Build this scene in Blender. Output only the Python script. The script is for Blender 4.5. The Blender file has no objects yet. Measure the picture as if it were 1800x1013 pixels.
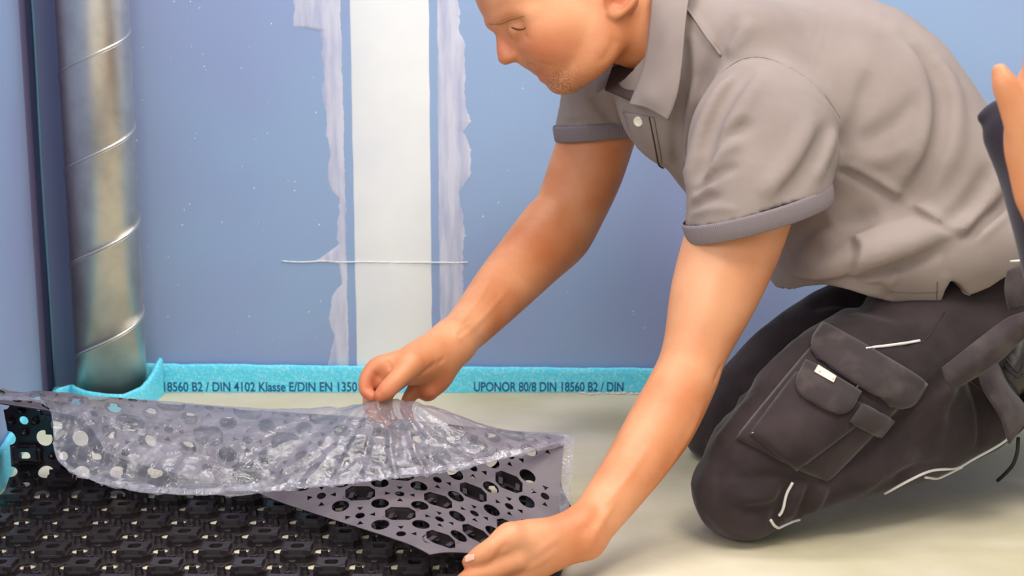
import bpy, bmesh, math, random
import numpy as np
from mathutils import Vector, Matrix
from mathutils.geometry import delaunay_2d_cdt
from mathutils.bvhtree import BVHTree

random.seed(7)
rng = np.random.default_rng(7)
scene = bpy.context.scene
COL = scene.collection

# ------------------------------------------------------------------ camera
F = 2400.0                       # focal length in pixels of the 1800 x 1013 frame
PITCH = math.radians(10.0)
CAM_Z = 0.625
CP, SP = math.cos(PITCH), math.sin(PITCH)
cam_data = bpy.data.cameras.new('camera')
cam_data.sensor_width = 36.0
cam_data.lens = 36.0 * F / 1800.0
cam_data.clip_start = 0.05
cam_data.dof.use_dof = True
cam_data.dof.focus_distance = 1.84
cam_data.dof.aperture_fstop = 7.1
cam = bpy.data.objects.new('camera', cam_data)
cam.location = (0, 0, CAM_Z)
cam.rotation_euler = (math.pi / 2 - PITCH, 0, 0)
COL.objects.link(cam)
scene.camera = cam

# ------------------------------------------------------------------ light
scene.view_settings.view_transform = 'Standard'
scene.view_settings.look = 'None'
scene.view_settings.exposure = -0.28
scene.view_settings.gamma = 1.0
scene.view_settings.use_curve_mapping = False

world = bpy.data.worlds.new('fill_light')
scene.world = world
world.use_nodes = True
wb = world.node_tree.nodes['Background']
wb.inputs['Color'].default_value = (0.93, 0.96, 1.0, 1)
wb.inputs['Strength'].default_value = 0.86


def area_light(name, loc, target, sx, sy, watts, col):
    d = bpy.data.lights.new(name, 'AREA')
    d.shape = 'RECTANGLE'
    d.size, d.size_y = sx, sy
    d.energy = watts
    d.color = col
    o = bpy.data.objects.new(name, d)
    o.location = loc
    o.rotation_euler = (Vector(target) - Vector(loc)).to_track_quat('-Z', 'Y').to_euler()
    COL.objects.link(o)
    return o


area_light('overhead_key_fill', (0.75, 0.75, 2.6), (0.35, 1.75, 0.2), 1.4, 0.7, 52, (1.0, 0.94, 0.85))
area_light('overhead_key_fill', (-0.9, 1.2, 2.5), (0.2, 2.1, 0.2), 1.2, 0.6, 28, (1.0, 0.97, 0.94))  # overhead fill added from the left to brighten the area behind the man
area_light('overhead_key_fill', (0.25, 1.95, 2.6), (0.25, 2.05, 0.0), 1.8, 0.3, 30, (1.0, 0.97, 0.93))  # narrow overhead fill added to lift the dark floor between man and wall
area_light('fill_light', (-1.2, -0.3, 1.45), (0.1, 2.3, 0.3), 1.4, 0.9, 22, (1.0, 0.96, 0.92))  # unseen frontal fill, added behind the camera to brighten the lower back wall

# ------------------------------------------------------------------ pixel <-> place helpers
def ray(px, py):
    x = (px - 900.0) / F
    v = -(py - 506.5) / F
    return np.array([x, CP + v * SP, -SP + v * CP])


def P(px, py, t):
    d = ray(px, py)
    return np.array([d[0] * t, d[1] * t, CAM_Z + d[2] * t])


def G(px, py, z=0.0):
    d = ray(px, py)
    t = (z - CAM_Z) / d[2]
    return np.array([d[0] * t, d[1] * t, z])


WALL_Y = 2.45


def WP(px, py, y=WALL_Y):
    d = ray(px, py)
    t = y / d[1]
    return np.array([d[0] * t, y, CAM_Z + d[2] * t])


# ------------------------------------------------------------------ scene helpers
def lin(c):
    c = c / 255.0
    return c / 12.92 if c <= 0.04045 else ((c + 0.055) / 1.055) ** 2.4


def rgb(r, g, b):
    return (lin(r), lin(g), lin(b), 1.0)


def link(o, parent=None):
    COL.objects.link(o)
    if parent is not None:
        o.parent = parent
    return o


def tag(o, label=None, cat=None, group=None, kind=None):
    if label: o['label'] = label
    if cat: o['category'] = cat
    if group: o['group'] = group
    if kind: o['kind'] = kind
    return o


def mesh_obj(name, verts, faces, mat, parent=None, smooth=True):
    me = bpy.data.meshes.new(name)
    me.from_pydata([tuple(map(float, v)) for v in verts], [], [tuple(map(int, f)) for f in faces])
    me.materials.append(mat)
    if smooth:
        me.polygons.foreach_set('use_smooth', [True] * len(me.polygons))
    me.update()
    return link(bpy.data.objects.new(name, me), parent)


def obj_from_bm(name, bm, mat, parent=None, smooth=False):
    me = bpy.data.meshes.new(name)
    bm.to_mesh(me)
    bm.free()
    me.materials.append(mat)
    if smooth:
        me.polygons.foreach_set('use_smooth', [True] * len(me.polygons))
    return link(bpy.data.objects.new(name, me), parent)


def catmull(pts, n):
    """Catmull-Rom through the rows of pts (k, d), n samples per span."""
    p = np.asarray(pts, float)
    if len(p) == 2:
        t = np.linspace(0, 1, n + 1)[:, None]
        return p[0] * (1 - t) + p[1] * t
    q = np.vstack([2 * p[0] - p[1], p, 2 * p[-1] - p[-2]])
    out = []
    for i in range(1, len(q) - 2):
        t = np.linspace(0, 1, n, endpoint=False)[:, None]
        a, b, c, d = q[i - 1], q[i], q[i + 1], q[i + 2]
        out.append(0.5 * (2 * b + (c - a) * t + (2 * a - 5 * b + 4 * c - d) * t ** 2 + (3 * b - a - 3 * c + d) * t ** 3))
    out.append(p[-1][None])
    return np.vstack(out)


def sweep(pts, r, sides=8, closed=False):
    """A tube along a polyline: verts, faces."""
    p = np.asarray(pts, float)
    n = len(p)
    T = np.gradient(p, axis=0)
    T /= np.linalg.norm(T, axis=1)[:, None] + 1e-12
    ref = np.array([0.13, -0.9, 0.4])
    V, Fc = [], []
    rr = np.broadcast_to(np.asarray(r, float), (n,))
    A = ref - T[0] * (ref @ T[0])
    A /= np.linalg.norm(A)
    for i in range(n):
        A = A - T[i] * (A @ T[i])
        A /= np.linalg.norm(A) + 1e-12
        B = np.cross(T[i], A)
        for k in range(sides):
            a = 2 * math.pi * k / sides
            V.append(p[i] + rr[i] * (math.cos(a) * A + math.sin(a) * B))
    for i in range(n - 1):
        for k in range(sides):
            k2 = (k + 1) % sides
            Fc.append((i * sides + k, i * sides + k2, (i + 1) * sides + k2, (i + 1) * sides + k))
    Fc.append(tuple(range(sides))[::-1])
    Fc.append(tuple((n - 1) * sides + k for k in range(sides)))
    return V, Fc


def grid_faces(nu, nv):
    i, j = np.meshgrid(np.arange(nu - 1), np.arange(nv - 1), indexing='ij')
    a = i * nv + j
    return np.stack([a, a + nv, a + nv + 1, a + 1], -1).reshape(-1, 4)


def sheet(name, Pg, thick, mat, parent=None, flip=False):
    """A closed thin sheet from a (nu, nv, 3) grid of points, given real thickness along its normals."""
    nu, nv = Pg.shape[:2]
    du = np.gradient(Pg, axis=0)
    dv = np.gradient(Pg, axis=1)
    N = np.cross(du, dv)
    N /= np.linalg.norm(N, axis=2)[..., None] + 1e-12
    if flip:
        N = -N
    top = (Pg + N * thick).reshape(-1, 3)
    bot = Pg.reshape(-1, 3)
    f = grid_faces(nu, nv)
    n = nu * nv
    faces = [tuple(q) for q in f] + [tuple(q[::-1] + n) for q in f]
    ring = [(i, 0) for i in range(nu)] + [(nu - 1, j) for j in range(1, nv)] + \
           [(i, nv - 1) for i in range(nu - 2, -1, -1)] + [(0, j) for j in range(nv - 2, 0, -1)]
    idx = [i * nv + j for i, j in ring]
    for k in range(len(idx)):
        a, b = idx[k], idx[(k + 1) % len(idx)]
        faces.append((b, a, a + n, b + n))
    return mesh_obj(name, np.vstack([top, bot]), faces, mat, parent)


# ------------------------------------------------------------------ numpy value noise
def vnoise(X, scale, seed=0):
    Q = np.asarray(X, float) * scale + seed * 17.13
    I = np.floor(Q).astype(np.int64)
    f = Q - I
    f = f * f * (3 - 2 * f)

    def h(i, j, k):
        n = (i * 374761393 + j * 668265263 + k * 2147483647 + seed * 974711) & 0xffffffff
        n = ((n ^ (n >> 13)) * 1274126177) & 0xffffffff
        n = n ^ (n >> 16)
        return (n & 0xffff) / 32767.5 - 1.0
    i, j, k = I[..., 0], I[..., 1], I[..., 2]
    fx, fy, fz = f[..., 0], f[..., 1], f[..., 2]
    def L(a, b, t): return a + (b - a) * t
    x00 = L(h(i, j, k), h(i + 1, j, k), fx)
    x10 = L(h(i, j + 1, k), h(i + 1, j + 1, k), fx)
    x01 = L(h(i, j, k + 1), h(i + 1, j, k + 1), fx)
    x11 = L(h(i, j + 1, k + 1), h(i + 1, j + 1, k + 1), fx)
    return L(L(x00, x10, fy), L(x01, x11, fy), fz)


# ------------------------------------------------------------------ materials
def material(name, base, rough=0.6, metal=0.0, spec=0.5, noise=None, bump=None, sub=0.0, coat=0.0):
    """Principled with optional colour noise (second colour, scale, detail, contrast lo, hi) and noise bump (scale, strength, dist)."""
    m = bpy.data.materials.new(name)
    m.use_nodes = True
    nt = m.node_tree
    b = nt.nodes['Principled BSDF']
    b.inputs['Base Color'].default_value = base
    b.inputs['Roughness'].default_value = rough
    b.inputs['Metallic'].default_value = metal
    b.inputs['Specular IOR Level'].default_value = spec
    if sub:
        b.inputs['Subsurface Weight'].default_value = sub
        b.inputs['Subsurface Radius'].default_value = (0.012, 0.005, 0.0025)
        b.inputs['Subsurface Scale'].default_value = 1.0
    if coat:
        b.inputs['Coat Weight'].default_value = coat
    tc = nt.nodes.new('ShaderNodeTexCoord')
    if noise:
        c2, sc, det, lo, hi = noise
        n = nt.nodes.new('ShaderNodeTexNoise')
        n.inputs['Scale'].default_value = sc
        n.inputs['Detail'].default_value = det
        nt.links.new(tc.outputs['Object'], n.inputs['Vector'])
        r = nt.nodes.new('ShaderNodeValToRGB')
        r.color_ramp.elements[0].position = lo
        r.color_ramp.elements[1].position = hi
        r.color_ramp.elements[0].color = base
        r.color_ramp.elements[1].color = c2
        nt.links.new(n.outputs['Fac'], r.inputs['Fac'])
        nt.links.new(r.outputs['Color'], b.inputs['Base Color'])
    if bump:
        sc, st, dist = bump
        n = nt.nodes.new('ShaderNodeTexNoise')
        n.inputs['Scale'].default_value = sc
        n.inputs['Detail'].default_value = 4
        nt.links.new(tc.outputs['Object'], n.inputs['Vector'])
        bp = nt.nodes.new('ShaderNodeBump')
        bp.inputs['Strength'].default_value = st
        bp.inputs['Distance'].default_value = dist
        nt.links.new(n.outputs['Fac'], bp.inputs['Height'])
        nt.links.new(bp.outputs['Normal'], b.inputs['Normal'])
    return m


M = {}
M['board'] = material('blue_plasterboard', rgb(146, 170, 204), 0.75, noise=(rgb(146, 155, 198), 2.2, 2, 0.38, 0.66), bump=(260, 0.05, 0.002))
M['board_edge'] = material('plasterboard_edge', rgb(120, 112, 150), 0.8)
M['gap'] = material('corner_shade_tone', rgb(86, 88, 128), 0.5)  # dark tone that paints the shade in the wall corner
M['bead'] = material('sealant_bead', rgb(140, 190, 215), 0.5)
M['white_filler'] = material('white_joint_filler', rgb(238, 238, 235), 0.75, noise=(rgb(228, 229, 231), 6, 3, 0.4, 0.7), bump=(40, 0.08, 0.002))
M['filler'] = material('thin_filler', rgb(206, 206, 220), 0.85, noise=(rgb(176, 180, 206), 38, 8, 0.40, 0.66), bump=(120, 0.25, 0.001))
M['steel'] = material('galvanised_steel', rgb(228, 222, 212), 0.40, metal=1.0, noise=(rgb(212, 206, 198), 30, 4, 0.4, 0.7), bump=(18, 0.05, 0.004))
# the filler is drawn out in vertical strokes
_nt = M['filler'].node_tree
for _n in [n for n in _nt.nodes if n.type == 'TEX_NOISE']:
    _mp = _nt.nodes.new('ShaderNodeMapping'); _mp.inputs['Scale'].default_value = (1.6, 1.0, 0.22)
    _nt.links.new(_nt.nodes['Texture Coordinate'].outputs['Object'], _mp.inputs['Vector'])
    _nt.links.new(_mp.outputs[0], _n.inputs['Vector'])
M['seam'] = material('bright_steel_seam', rgb(232, 230, 226), 0.28, metal=1.0)
M['foam'] = material('cyan_foam', rgb(96, 222, 250), 0.7, noise=(rgb(156, 240, 254), 230, 3, 0.46, 0.72), bump=(260, 0.5, 0.003))
M['foam_ink'] = material('blue_print', rgb(30, 92, 140), 0.8)
M['floor'] = material('cement_screed', rgb(218, 207, 186), 0.75, noise=(rgb(182, 171, 130), 2.6, 12, 0.36, 0.70), bump=(55, 0.2, 0.004))
M['mat_back'] = material('grey_plastic_underside', rgb(108, 98, 102), 0.45, noise=(rgb(90, 82, 88), 22, 5, 0.4, 0.7), bump=(90, 0.12, 0.001))
M['mat'] = material('black_plastic', rgb(42, 35, 37), 0.27, spec=0.6, bump=(300, 0.04, 0.001))
M['crumb'] = material('plaster_crumbs', rgb(214, 200, 184), 0.9)
M['shirt'] = material('grey_pique', rgb(150, 136, 130), 0.9, spec=0.15, noise=(rgb(138, 124, 118), 9, 5, 0.4, 0.7), bump=(900, 0.2, 0.0008))
M['shirt_dark'] = material('shaded_collar_lining', rgb(78, 66, 64), 0.9, spec=0.1)  # shirt colour darkened to paint the shade inside the collar
M['cuff'] = material('grey_rib', rgb(142, 131, 134), 0.9, spec=0.15)
M['thread'] = material('grey_thread', rgb(100, 92, 92), 0.9)
M['button'] = material('cream_button', rgb(232, 228, 206), 0.35)
M['trousers'] = material('black_work_cloth', rgb(50, 42, 43), 0.92, spec=0.12, noise=(rgb(68, 57, 59), 14, 9, 0.42, 0.72), bump=(36, 0.35, 0.006))
M['pocket'] = material('black_brushed_cloth', rgb(64, 56, 57), 0.95, spec=0.1, noise=(rgb(90, 80, 78), 26, 6, 0.45, 0.8), bump=(500, 0.25, 0.001))
M['piping'] = material('reflective_piping', rgb(214, 210, 206), 0.5)
M['stitch'] = material('light_stitching', rgb(190, 184, 176), 0.8)
M['tag'] = material('woven_tag', rgb(232, 220, 200), 0.8)
M['tag_ink'] = material('tag_print', rgb(176, 96, 70), 0.8)
M['leather'] = material('black_leather', rgb(58, 50, 46), 0.32, noise=(rgb(40, 35, 34), 60, 4, 0.4, 0.7), bump=(160, 0.25, 0.001))
M['rubber'] = material('black_rubber', rgb(30, 28, 32), 0.5)
M['lace'] = material('black_lace', rgb(36, 34, 34), 0.8)
M['sleeve2'] = material('dark_violet_fleece', rgb(48, 41, 51), 0.95, spec=0.1, bump=(400, 0.3, 0.001))
M['brow'] = material('brow_hair', rgb(168, 108, 66), 0.8)
M['lash'] = material('dark_lash', rgb(96, 56, 38), 0.8)
M['nail'] = material('finger_nail', rgb(240, 184, 160), 0.35)
M['hair'] = material('short_brown_hair', rgb(120, 88, 60), 0.8, bump=(300, 0.6, 0.003))

for _k in ('trousers', 'pocket', 'sleeve2', 'shirt'):
    _b = M[_k].node_tree.nodes['Principled BSDF']
    _b.inputs['Sheen Weight'].default_value = .16 if _k != 'shirt' else .05
    _b.inputs['Sheen Roughness'].default_value = .45
# ------------------------------------------------------------------ the room
def box(x0, x1, y0, y1, z0, z1):
    v = [(x, y, z) for x in (x0, x1) for y in (y0, y1) for z in (z0, z1)]
    f = [(0, 1, 3, 2), (4, 6, 7, 5), (0, 4, 5, 1), (2, 3, 7, 6), (0, 2, 6, 4), (1, 5, 7, 3)]
    return v, f


def box_obj(name, b, mat, parent=None):
    v, f = box(*b)
    return mesh_obj(name, v, f, mat, parent, smooth=False)


floor = box_obj('floor', (-2.6, 3.0, -0.6, 2.6, -0.06, 0.0), M['floor'])
tag(floor, 'pale beige cement screed floor with cloudy stains', 'floor', kind='structure')

# back wall of blue plasterboard; left wall angled slightly into the room
wall_back = box_obj('wall_back', (-1.3, 3.0, WALL_Y, WALL_Y + 0.1, 0.0, 2.4), M['board'])
tag(wall_back, 'blue plasterboard back wall with a filled vertical joint', 'wall', kind='structure')

LA = G(96, 690)[:2] + np.array([-0.004, 0.0])
LA = np.array([LA[0], WALL_Y - 0.001])
LB = G(0, 846)[:2]
ld = (LB - LA) / np.linalg.norm(LB - LA)
ln = np.array([-ld[1], ld[0]])
if ln[0] < 0: ln = -ln
LC = LA + ld * 0.95


def prism(pts, z0, z1):
    n = len(pts)
    v = [(p[0], p[1], z0) for p in pts] + [(p[0], p[1], z1) for p in pts]
    f = [tuple(range(n))[::-1], tuple(range(n, 2 * n))]
    f += [(i, (i + 1) % n, n + (i + 1) % n, n + i) for i in range(n)]
    return v, f


def prism_obj(name, pts, z0, z1, mat, parent=None, smooth=False):
    v, f = prism(pts, z0, z1)
    o = mesh_obj(name, v, f, mat, parent, smooth)
    bm = bmesh.new(); bm.from_mesh(o.data)
    bmesh.ops.recalc_face_normals(bm, faces=bm.faces)
    bm.to_mesh(o.data); bm.free()
    return o


# left board stops short of the corner: a cut edge, a strip coloured as corner shade and a bead of sealant fill the gap
LE = LA + ld * 0.13
wall_left = prism_obj('wall_left', [LE, LC, LC - ln * 0.06, LE - ln * 0.06], 0, 2.4, M['board'])
tag(wall_left, 'blue plasterboard side wall at the left edge', 'wall', kind='structure')
trim_1 = prism_obj('trim_1', [LA + ld * 0.07, LE - ld * .0006, LE - ld * .0006 - ln * 0.05, LA + ld * 0.07 - ln * 0.05], 0, 2.4, M['board_edge'])
tag(trim_1, 'violet cut edge of the left plasterboard', 'trim', kind='structure')
trim_2 = prism_obj('trim_2', [LA, LA + ld * 0.0695, LA + ld * 0.0695 - ln * 0.05, LA - ln * 0.05], 0, 2.4, M['gap'])
tag(trim_2, 'dark corner strip between the blue walls, coloured as shade', 'trim', kind='structure')
bx = LA + ln * 0.0022 + ld * 0.002
bead = mesh_obj('trim_3', *sweep([(bx[0] + 0.0008 * math.sin(k), bx[1], z) for k, z in enumerate(np.linspace(0.001, 2.4, 30))], 0.0022, 6), M['bead'])
tag(bead, 'thin pale blue sealant bead running up the wall corner', 'trim', kind='structure')

# joint strip
a0, a1, b1, b0 = WP(617, 0), WP(753, 0), WP(761, 640), WP(625, 640)
xl, xr = (a0[0] + b0[0]) / 2, (a1[0] + b1[0]) / 2
nz = 90
V, Fc = [], []
for k in range(nz + 1):
    z = 0.04 + 1.9 * k / nz
    for x, y in ((xl + 0.0016 * (vnoise(np.array([[0.3, 0.1, z]]), 30, 3)[0]), 0.0), (xl + 0.004, -0.0022), (xl + 0.07, -0.0030), (xr - 0.004, -0.0022),
                 (xr + 0.0016 * (vnoise(np.array([[0.8, 0.1, z]]), 30, 5)[0]), 0.0)):
        V.append((x, WALL_Y + y + 0.0002, z))
for k in range(nz):
    for j in range(4):
        a = k * 5 + j
        Fc.append((a, a + 1, a + 6, a + 5))
joint = mesh_obj('joint_strip', V, Fc, M['white_filler'], wall_back)
joint['label'] = 'smooth white filled joint strip'


# ragged thin smears of filler beside the joint
def ragged(left, right, seed, amp):
    """left/right: lists of (py, px) edges; returns a wall-hugging slab with torn edges."""
    ly, lx = np.array(left).T
    ry, rx = np.array(right).T
    y0, y1 = max(ly.min(), ry.min()), min(ly.max(), ry.max())
    ys = np.arange(y0, y1, 2.0)
    L = np.interp(ys, ly, lx)
    R = np.interp(ys, ry, rx)
    q = np.stack([ys, ys * 0, ys * 0], 1)
    nz1 = vnoise(q, 0.05, seed) * amp[0] + vnoise(q, 0.2, seed + 1) * amp[0] * .6 + vnoise(q, 0.45, seed + 2) * amp[0] * .5
    nz2 = vnoise(q, 0.05, seed + 5) * amp[1] + vnoise(q, 0.2, seed + 6) * amp[1] * .6 + vnoise(q, 0.45, seed + 7) * amp[1] * .5
    L, R = L + nz1, R + nz2
    V, Fc = [], []
    for y, l, r in zip(ys, L, R):
        r = max(r, l + 2)
        for k, d in ((0, 0.0), (0.12, .0008), (0.5, .0011), (0.88, .0008), (1, 0.0)):
            p = WP(l + (r - l) * k, y)
            V.append((p[0], WALL_Y - d + 0.0001, p[2]))
    n = len(ys)
    for k in range(n - 1):
        for j in range(4):
            a = k * 5 + j
            Fc.append((a, a + 5, a + 6, a + 1))
    return V, Fc


lp = ragged([(-40, 515), (0, 514), (46, 514), (50, 540), (54, 562), (90, 566), (160, 567), (230, 574), (265, 579), (300, 577), (335, 583), (352, 598), (390, 593), (430, 594),
             (452, 566), (460, 555), (463, 598), (500, 600), (525, 582), (560, 578), (590, 587), (620, 582), (645, 574)],
            [(-40, 598), (0, 599), (200, 604), (400, 608), (645, 614)], 1, (2.6, 1.2))
o = mesh_obj('filler_patch', *lp, M['filler'], wall_back); o['label'] = 'thin ragged filler smear left of the joint strip'
rp = ragged([(-40, 768), (0, 768), (200, 769), (400, 771), (480, 772), (645, 774)],
            [(-40, 806), (0, 807), (45, 806), (70, 816), (130, 820), (185, 817), (214, 829), (232, 814), (262, 829), (310, 826), (335, 808), (400, 815), (460, 814), (520, 812), (645, 806)], 11, (1.2, 2.6))
o = mesh_obj('filler_patch', *rp, M['filler'], wall_back); o['label'] = 'thin ragged filler smear right of the joint strip'
# scratch of filler crossing the joint
pl = [WP(x, y) for x, y in ((494, 459), (530, 461), (570, 459), (600, 461), (640, 460), (700, 461), (760, 461), (800, 462), (822, 461))]
pl = [(p[0], WALL_Y - (0.0030 if xl - .01 < p[0] < xr + .01 else 0.0008), p[2]) for p in pl]
o = mesh_obj('filler_line', *sweep(catmull(pl, 5), [0.0006 + 0.0009 * abs(math.sin(i * 1.7)) for i in range(41)], 5), M['white_filler'], wall_back)
o['label'] = 'thin white filler scratch across the joint'
# small splashes of filler
sv, sf = [], []
for k in range(90):
    if k < 60:
        px, py = random.uniform(240, 600), random.uniform(0, 630)
    else:
        px, py = random.uniform(800, 1250), random.uniform(150, 620)
    c = WP(px, py)
    r = random.uniform(.0006, .0016)
    b = len(sv)
    sv.append((c[0], WALL_Y - .0007, c[2]))
    for j in range(6):
        a = j * math.pi / 3
        sv.append((c[0] + r * math.cos(a) * random.uniform(.6, 1.2), WALL_Y + .0001, c[2] + r * random.uniform(.8, 1.8) * math.sin(a)))
    sf += [(b, b + 1 + j, b + 1 + (j + 1) % 6) for j in range(6)]
o = mesh_obj('filler_specks', sv, sf, M['white_filler'], wall_back); o['kind'] = 'stuff'

# ------------------------------------------------------------------ spiral duct
DR = 0.0605
DY = WALL_Y - 0.078
dc = WP(179, 330, DY)
DX = dc[0]
nseg = 64
V = [(DX + DR * math.cos(2 * math.pi * k / nseg), DY + DR * math.sin(2 * math.pi * k / nseg), z) for z in (0.004, 1.5) for k in range(nseg)]
V += [(DX + (DR - .002) * math.cos(2 * math.pi * k / nseg), DY + (DR - .002) * math.sin(2 * math.pi * k / nseg), z) for z in (0.004, 1.5) for k in range(nseg)]
Fc = []
for k in range(nseg):
    k2 = (k + 1) % nseg
    Fc += [(k, k2, nseg + k2, nseg + k), (2 * nseg + k2, 2 * nseg + k, 3 * nseg + k, 3 * nseg + k2), (nseg + k, nseg + k2, 3 * nseg + k2, 3 * nseg + k), (k2, k, 2 * nseg + k, 2 * nseg + k2)]
duct = mesh_obj('ventilation_duct', V, Fc, M['steel'])
tag(duct, 'round spiral-seam galvanised steel duct standing in the wall corner', 'duct')
pitch = 0.163
zr = WP(238, 228, DY)[2]                    # height where the seam meets the right-hand side
hp = []
for k in range(0, 9 * 40 + 1):
    turn = -4.5 + k / 40.0
    th = 2 * math.pi * turn                 # 0 = right side, front half runs down to the left
    z = zr + pitch * turn
    if 0.01 < z < 1.49:
        hp.append((DX + (DR + .0004) * math.cos(th), DY + (DR + .0004) * math.sin(th), z))
mesh_obj('spiral_seam', *sweep(hp, 0.0021, 6), M['seam'], duct)
hp2 = [(x + (DX - x) * .004, y + (DY - y) * .004, z - .0042) for x, y, z in hp if z > .02]
mesh_obj('spiral_seam', *sweep(hp2, 0.0009, 5), M['steel'], duct)

# ------------------------------------------------------------------ foam edge strips
def ribbon(name, path, z1, thick, mat, wob=0.0015, seed=0, parent=None):
    """A soft foam band following a plan path, slightly uneven along its top."""
    p = np.asarray(path, float)
    T = np.gradient(p, axis=0); T /= np.linalg.norm(T, axis=1)[:, None]
    N = np.stack([-T[:, 1], T[:, 0]], 1)
    z1 = np.broadcast_to(np.asarray(z1, float), (len(p),))
    V, Fc = [], []
    prof = [(-.5, 0), (-.5, .25), (-.5, .5), (-.5, .75), (-.5, .93), (-.3, .99), (0, 1.0), (.3, .99), (.5, .93), (.5, .5), (.5, 0)]
    m = len(prof)
    for i in range(len(p)):
        w = vnoise(np.array([[p[i, 0], p[i, 1], 0]]), 45, seed)[0] * wob + vnoise(np.array([[p[i, 0], p[i, 1], 0]]), 160, seed)[0] * wob * .5
        for a, h in prof:
            q = p[i] + N[i] * a * thick
            V.append((q[0], q[1], 0.0005 + h * (z1[i] + w * (h > .5))))
    for i in range(len(p) - 1):
        for j in range(m - 1):
            a = i * m + j
            Fc.append((a, a + m, a + m + 1, a + 1))
    Fc.append(tuple(range(m)))
    Fc.append(tuple((len(p) - 1) * m + j for j in range(m))[::-1])
    o = mesh_obj(name, V, Fc, mat, parent)
    bm = bmesh.new(); bm.from_mesh(o.data)
    bmesh.ops.recalc_face_normals(bm, faces=bm.faces)
    bm.to_mesh(o.data); bm.free()
    return o


FT = 0.009
fx0 = WP(258, 690)[0]
xs = np.arange(fx0, 2.9, 0.006)
zt = np.interp(xs, [fx0, WP(1140, 690)[0], 2.9], [0.0535, 0.0445, 0.044])
foam_back = ribbon('foam_edge_strip', np.stack([xs, xs * 0 + WALL_Y - 0.0055 - FT / 2 + .001], 1), zt, FT, M['foam'], .0010, 1)
tag(foam_back, 'long cyan foam strip with blue print along the back wall base', 'foam strip', 'cyan foam edge strips')
# strip wrapped round the foot of the duct
cxy = np.array([DX, DY])
w = []
w.append(LA + ln * .008 + ld * .02)
w.append(np.array([DX - DR - .028, DY - .045]))
for a in (205, 225, 245, 265, 285, 305, 325, 345):
    w.append(cxy + (DR + .011) * np.array([math.cos(math.radians(a)), math.sin(math.radians(a))]))
w.append(np.array([DX + DR + .013, DY + .030]))
w.append(np.array([DX + DR + .014, DY + .052]))
wp = catmull(w, 12)
wz = np.interp(np.linspace(0, 1, len(wp)), [0, .12, .25, .45, .62, .75, .84, .92, 1], [.012, .036, .041, .034, .030, .036, .047, .064, .068])
foam_duct = ribbon('foam_edge_strip', wp, wz, 0.0085, M['foam'], .0012, 5)
tag(foam_duct, 'cyan foam strip curved around the foot of the steel duct', 'foam strip', 'cyan foam edge strips')
lp2 = [LA + ld * s + ln * .0065 for s in np.arange(0.16, 0.945, 0.008)]
foam_left = ribbon('foam_edge_strip', lp2, np.interp(np.arange(len(lp2)), [0, 6, 14], [.012, .045, .052]), FT, M['foam'], .0012, 9)
tag(foam_left, 'cyan foam strip along the left wall behind the upturned mat', 'foam strip', 'cyan foam edge strips')


def print_text(name, body, x, y, z, height, width, mat, parent, rot=(math.pi / 2, 0, 0), depth=0.0002):
    cu = bpy.data.curves.new(name, 'FONT')
    cu.body = body
    cu.size = 1.0
    cu.extrude = 0.0
    cu.offset = 0.02
    tmp = bpy.data.objects.new(name, cu)
    COL.objects.link(tmp)
    bpy.context.view_layer.update()
    me = bpy.data.meshes.new_from_object(tmp.evaluated_get(bpy.context.evaluated_depsgraph_get()))
    COL.objects.unlink(tmp)
    bpy.data.objects.remove(tmp)
    n = len(me.vertices)
    co = np.empty(n * 3); me.vertices.foreach_get('co', co); co = co.reshape(-1, 3)
    co[:, 0] = (co[:, 0] - co[:, 0].min()) / (np.ptp(co[:, 0]) + 1e-9) * width
    co[:, 1] = (co[:, 1] - co[:, 1].min()) / (np.ptp(co[:, 1]) + 1e-9) * height
    co[:, 2] = 0
    me.vertices.foreach_set('co', co.ravel())
    me.materials.clear(); me.materials.append(mat)
    o = bpy.data.objects.new(name, me)
    o.location = (x, y, z)
    o.rotation_euler = rot
    link(o, parent)
    return o


fy = WALL_Y - 0.0055 - FT - .0002 + .001
for body, p0, p1, zz in (('18560 B2 / DIN 4102 Klasse E/DIN EN 13501 4', 288, 652, 688), ('UPONOR 80/8 DIN 18560 B2 / DIN', 833, 1096, 694)):
    A_, B_ = WP(p0, zz, fy), WP(p1, zz, fy)
    print_text('printed_text', body, A_[0], fy, 0.002, 0.0185, B_[0] - A_[0], M['foam_ink'], foam_back)

# crumbs of plaster at the foot of the strip
cv, cf = [], []
for k in range(130):
    if k < 70:
        p = G(random.gauss(1085, 45), 0) if False else WP(random.gauss(1080, 40), 692, WALL_Y - .02 - abs(random.gauss(0, .006)))
    else:
        p = WP(random.uniform(270, 1130), 692, WALL_Y - .018 - abs(random.gauss(0, .006)))
    r = random.uniform(.0007, .0022) * (1.7 if k < 40 else .8)
    b = len(cv)
    for s in ((1, 0, 0), (-1, 0, 0), (0, 1, 0), (0, -1, 0), (0, 0, 1), (0, 0, -.4)):
        cv.append((p[0] + s[0] * r * random.uniform(1, 2.4), p[1] + s[1] * r, max(0, r * .4 + s[2] * r * random.uniform(.6, 1.2))))
    for a in (0, 1):
        for c in (2, 3):
            for d in (4, 5):
                cf.append((b + a, b + c, b + d))
o = mesh_obj('plaster_crumbs', cv, cf, M['crumb'], None, smooth=False)
tag(o, 'small beige plaster crumbs along the foot of the foam strip', 'crumbs', kind='stuff')
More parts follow.
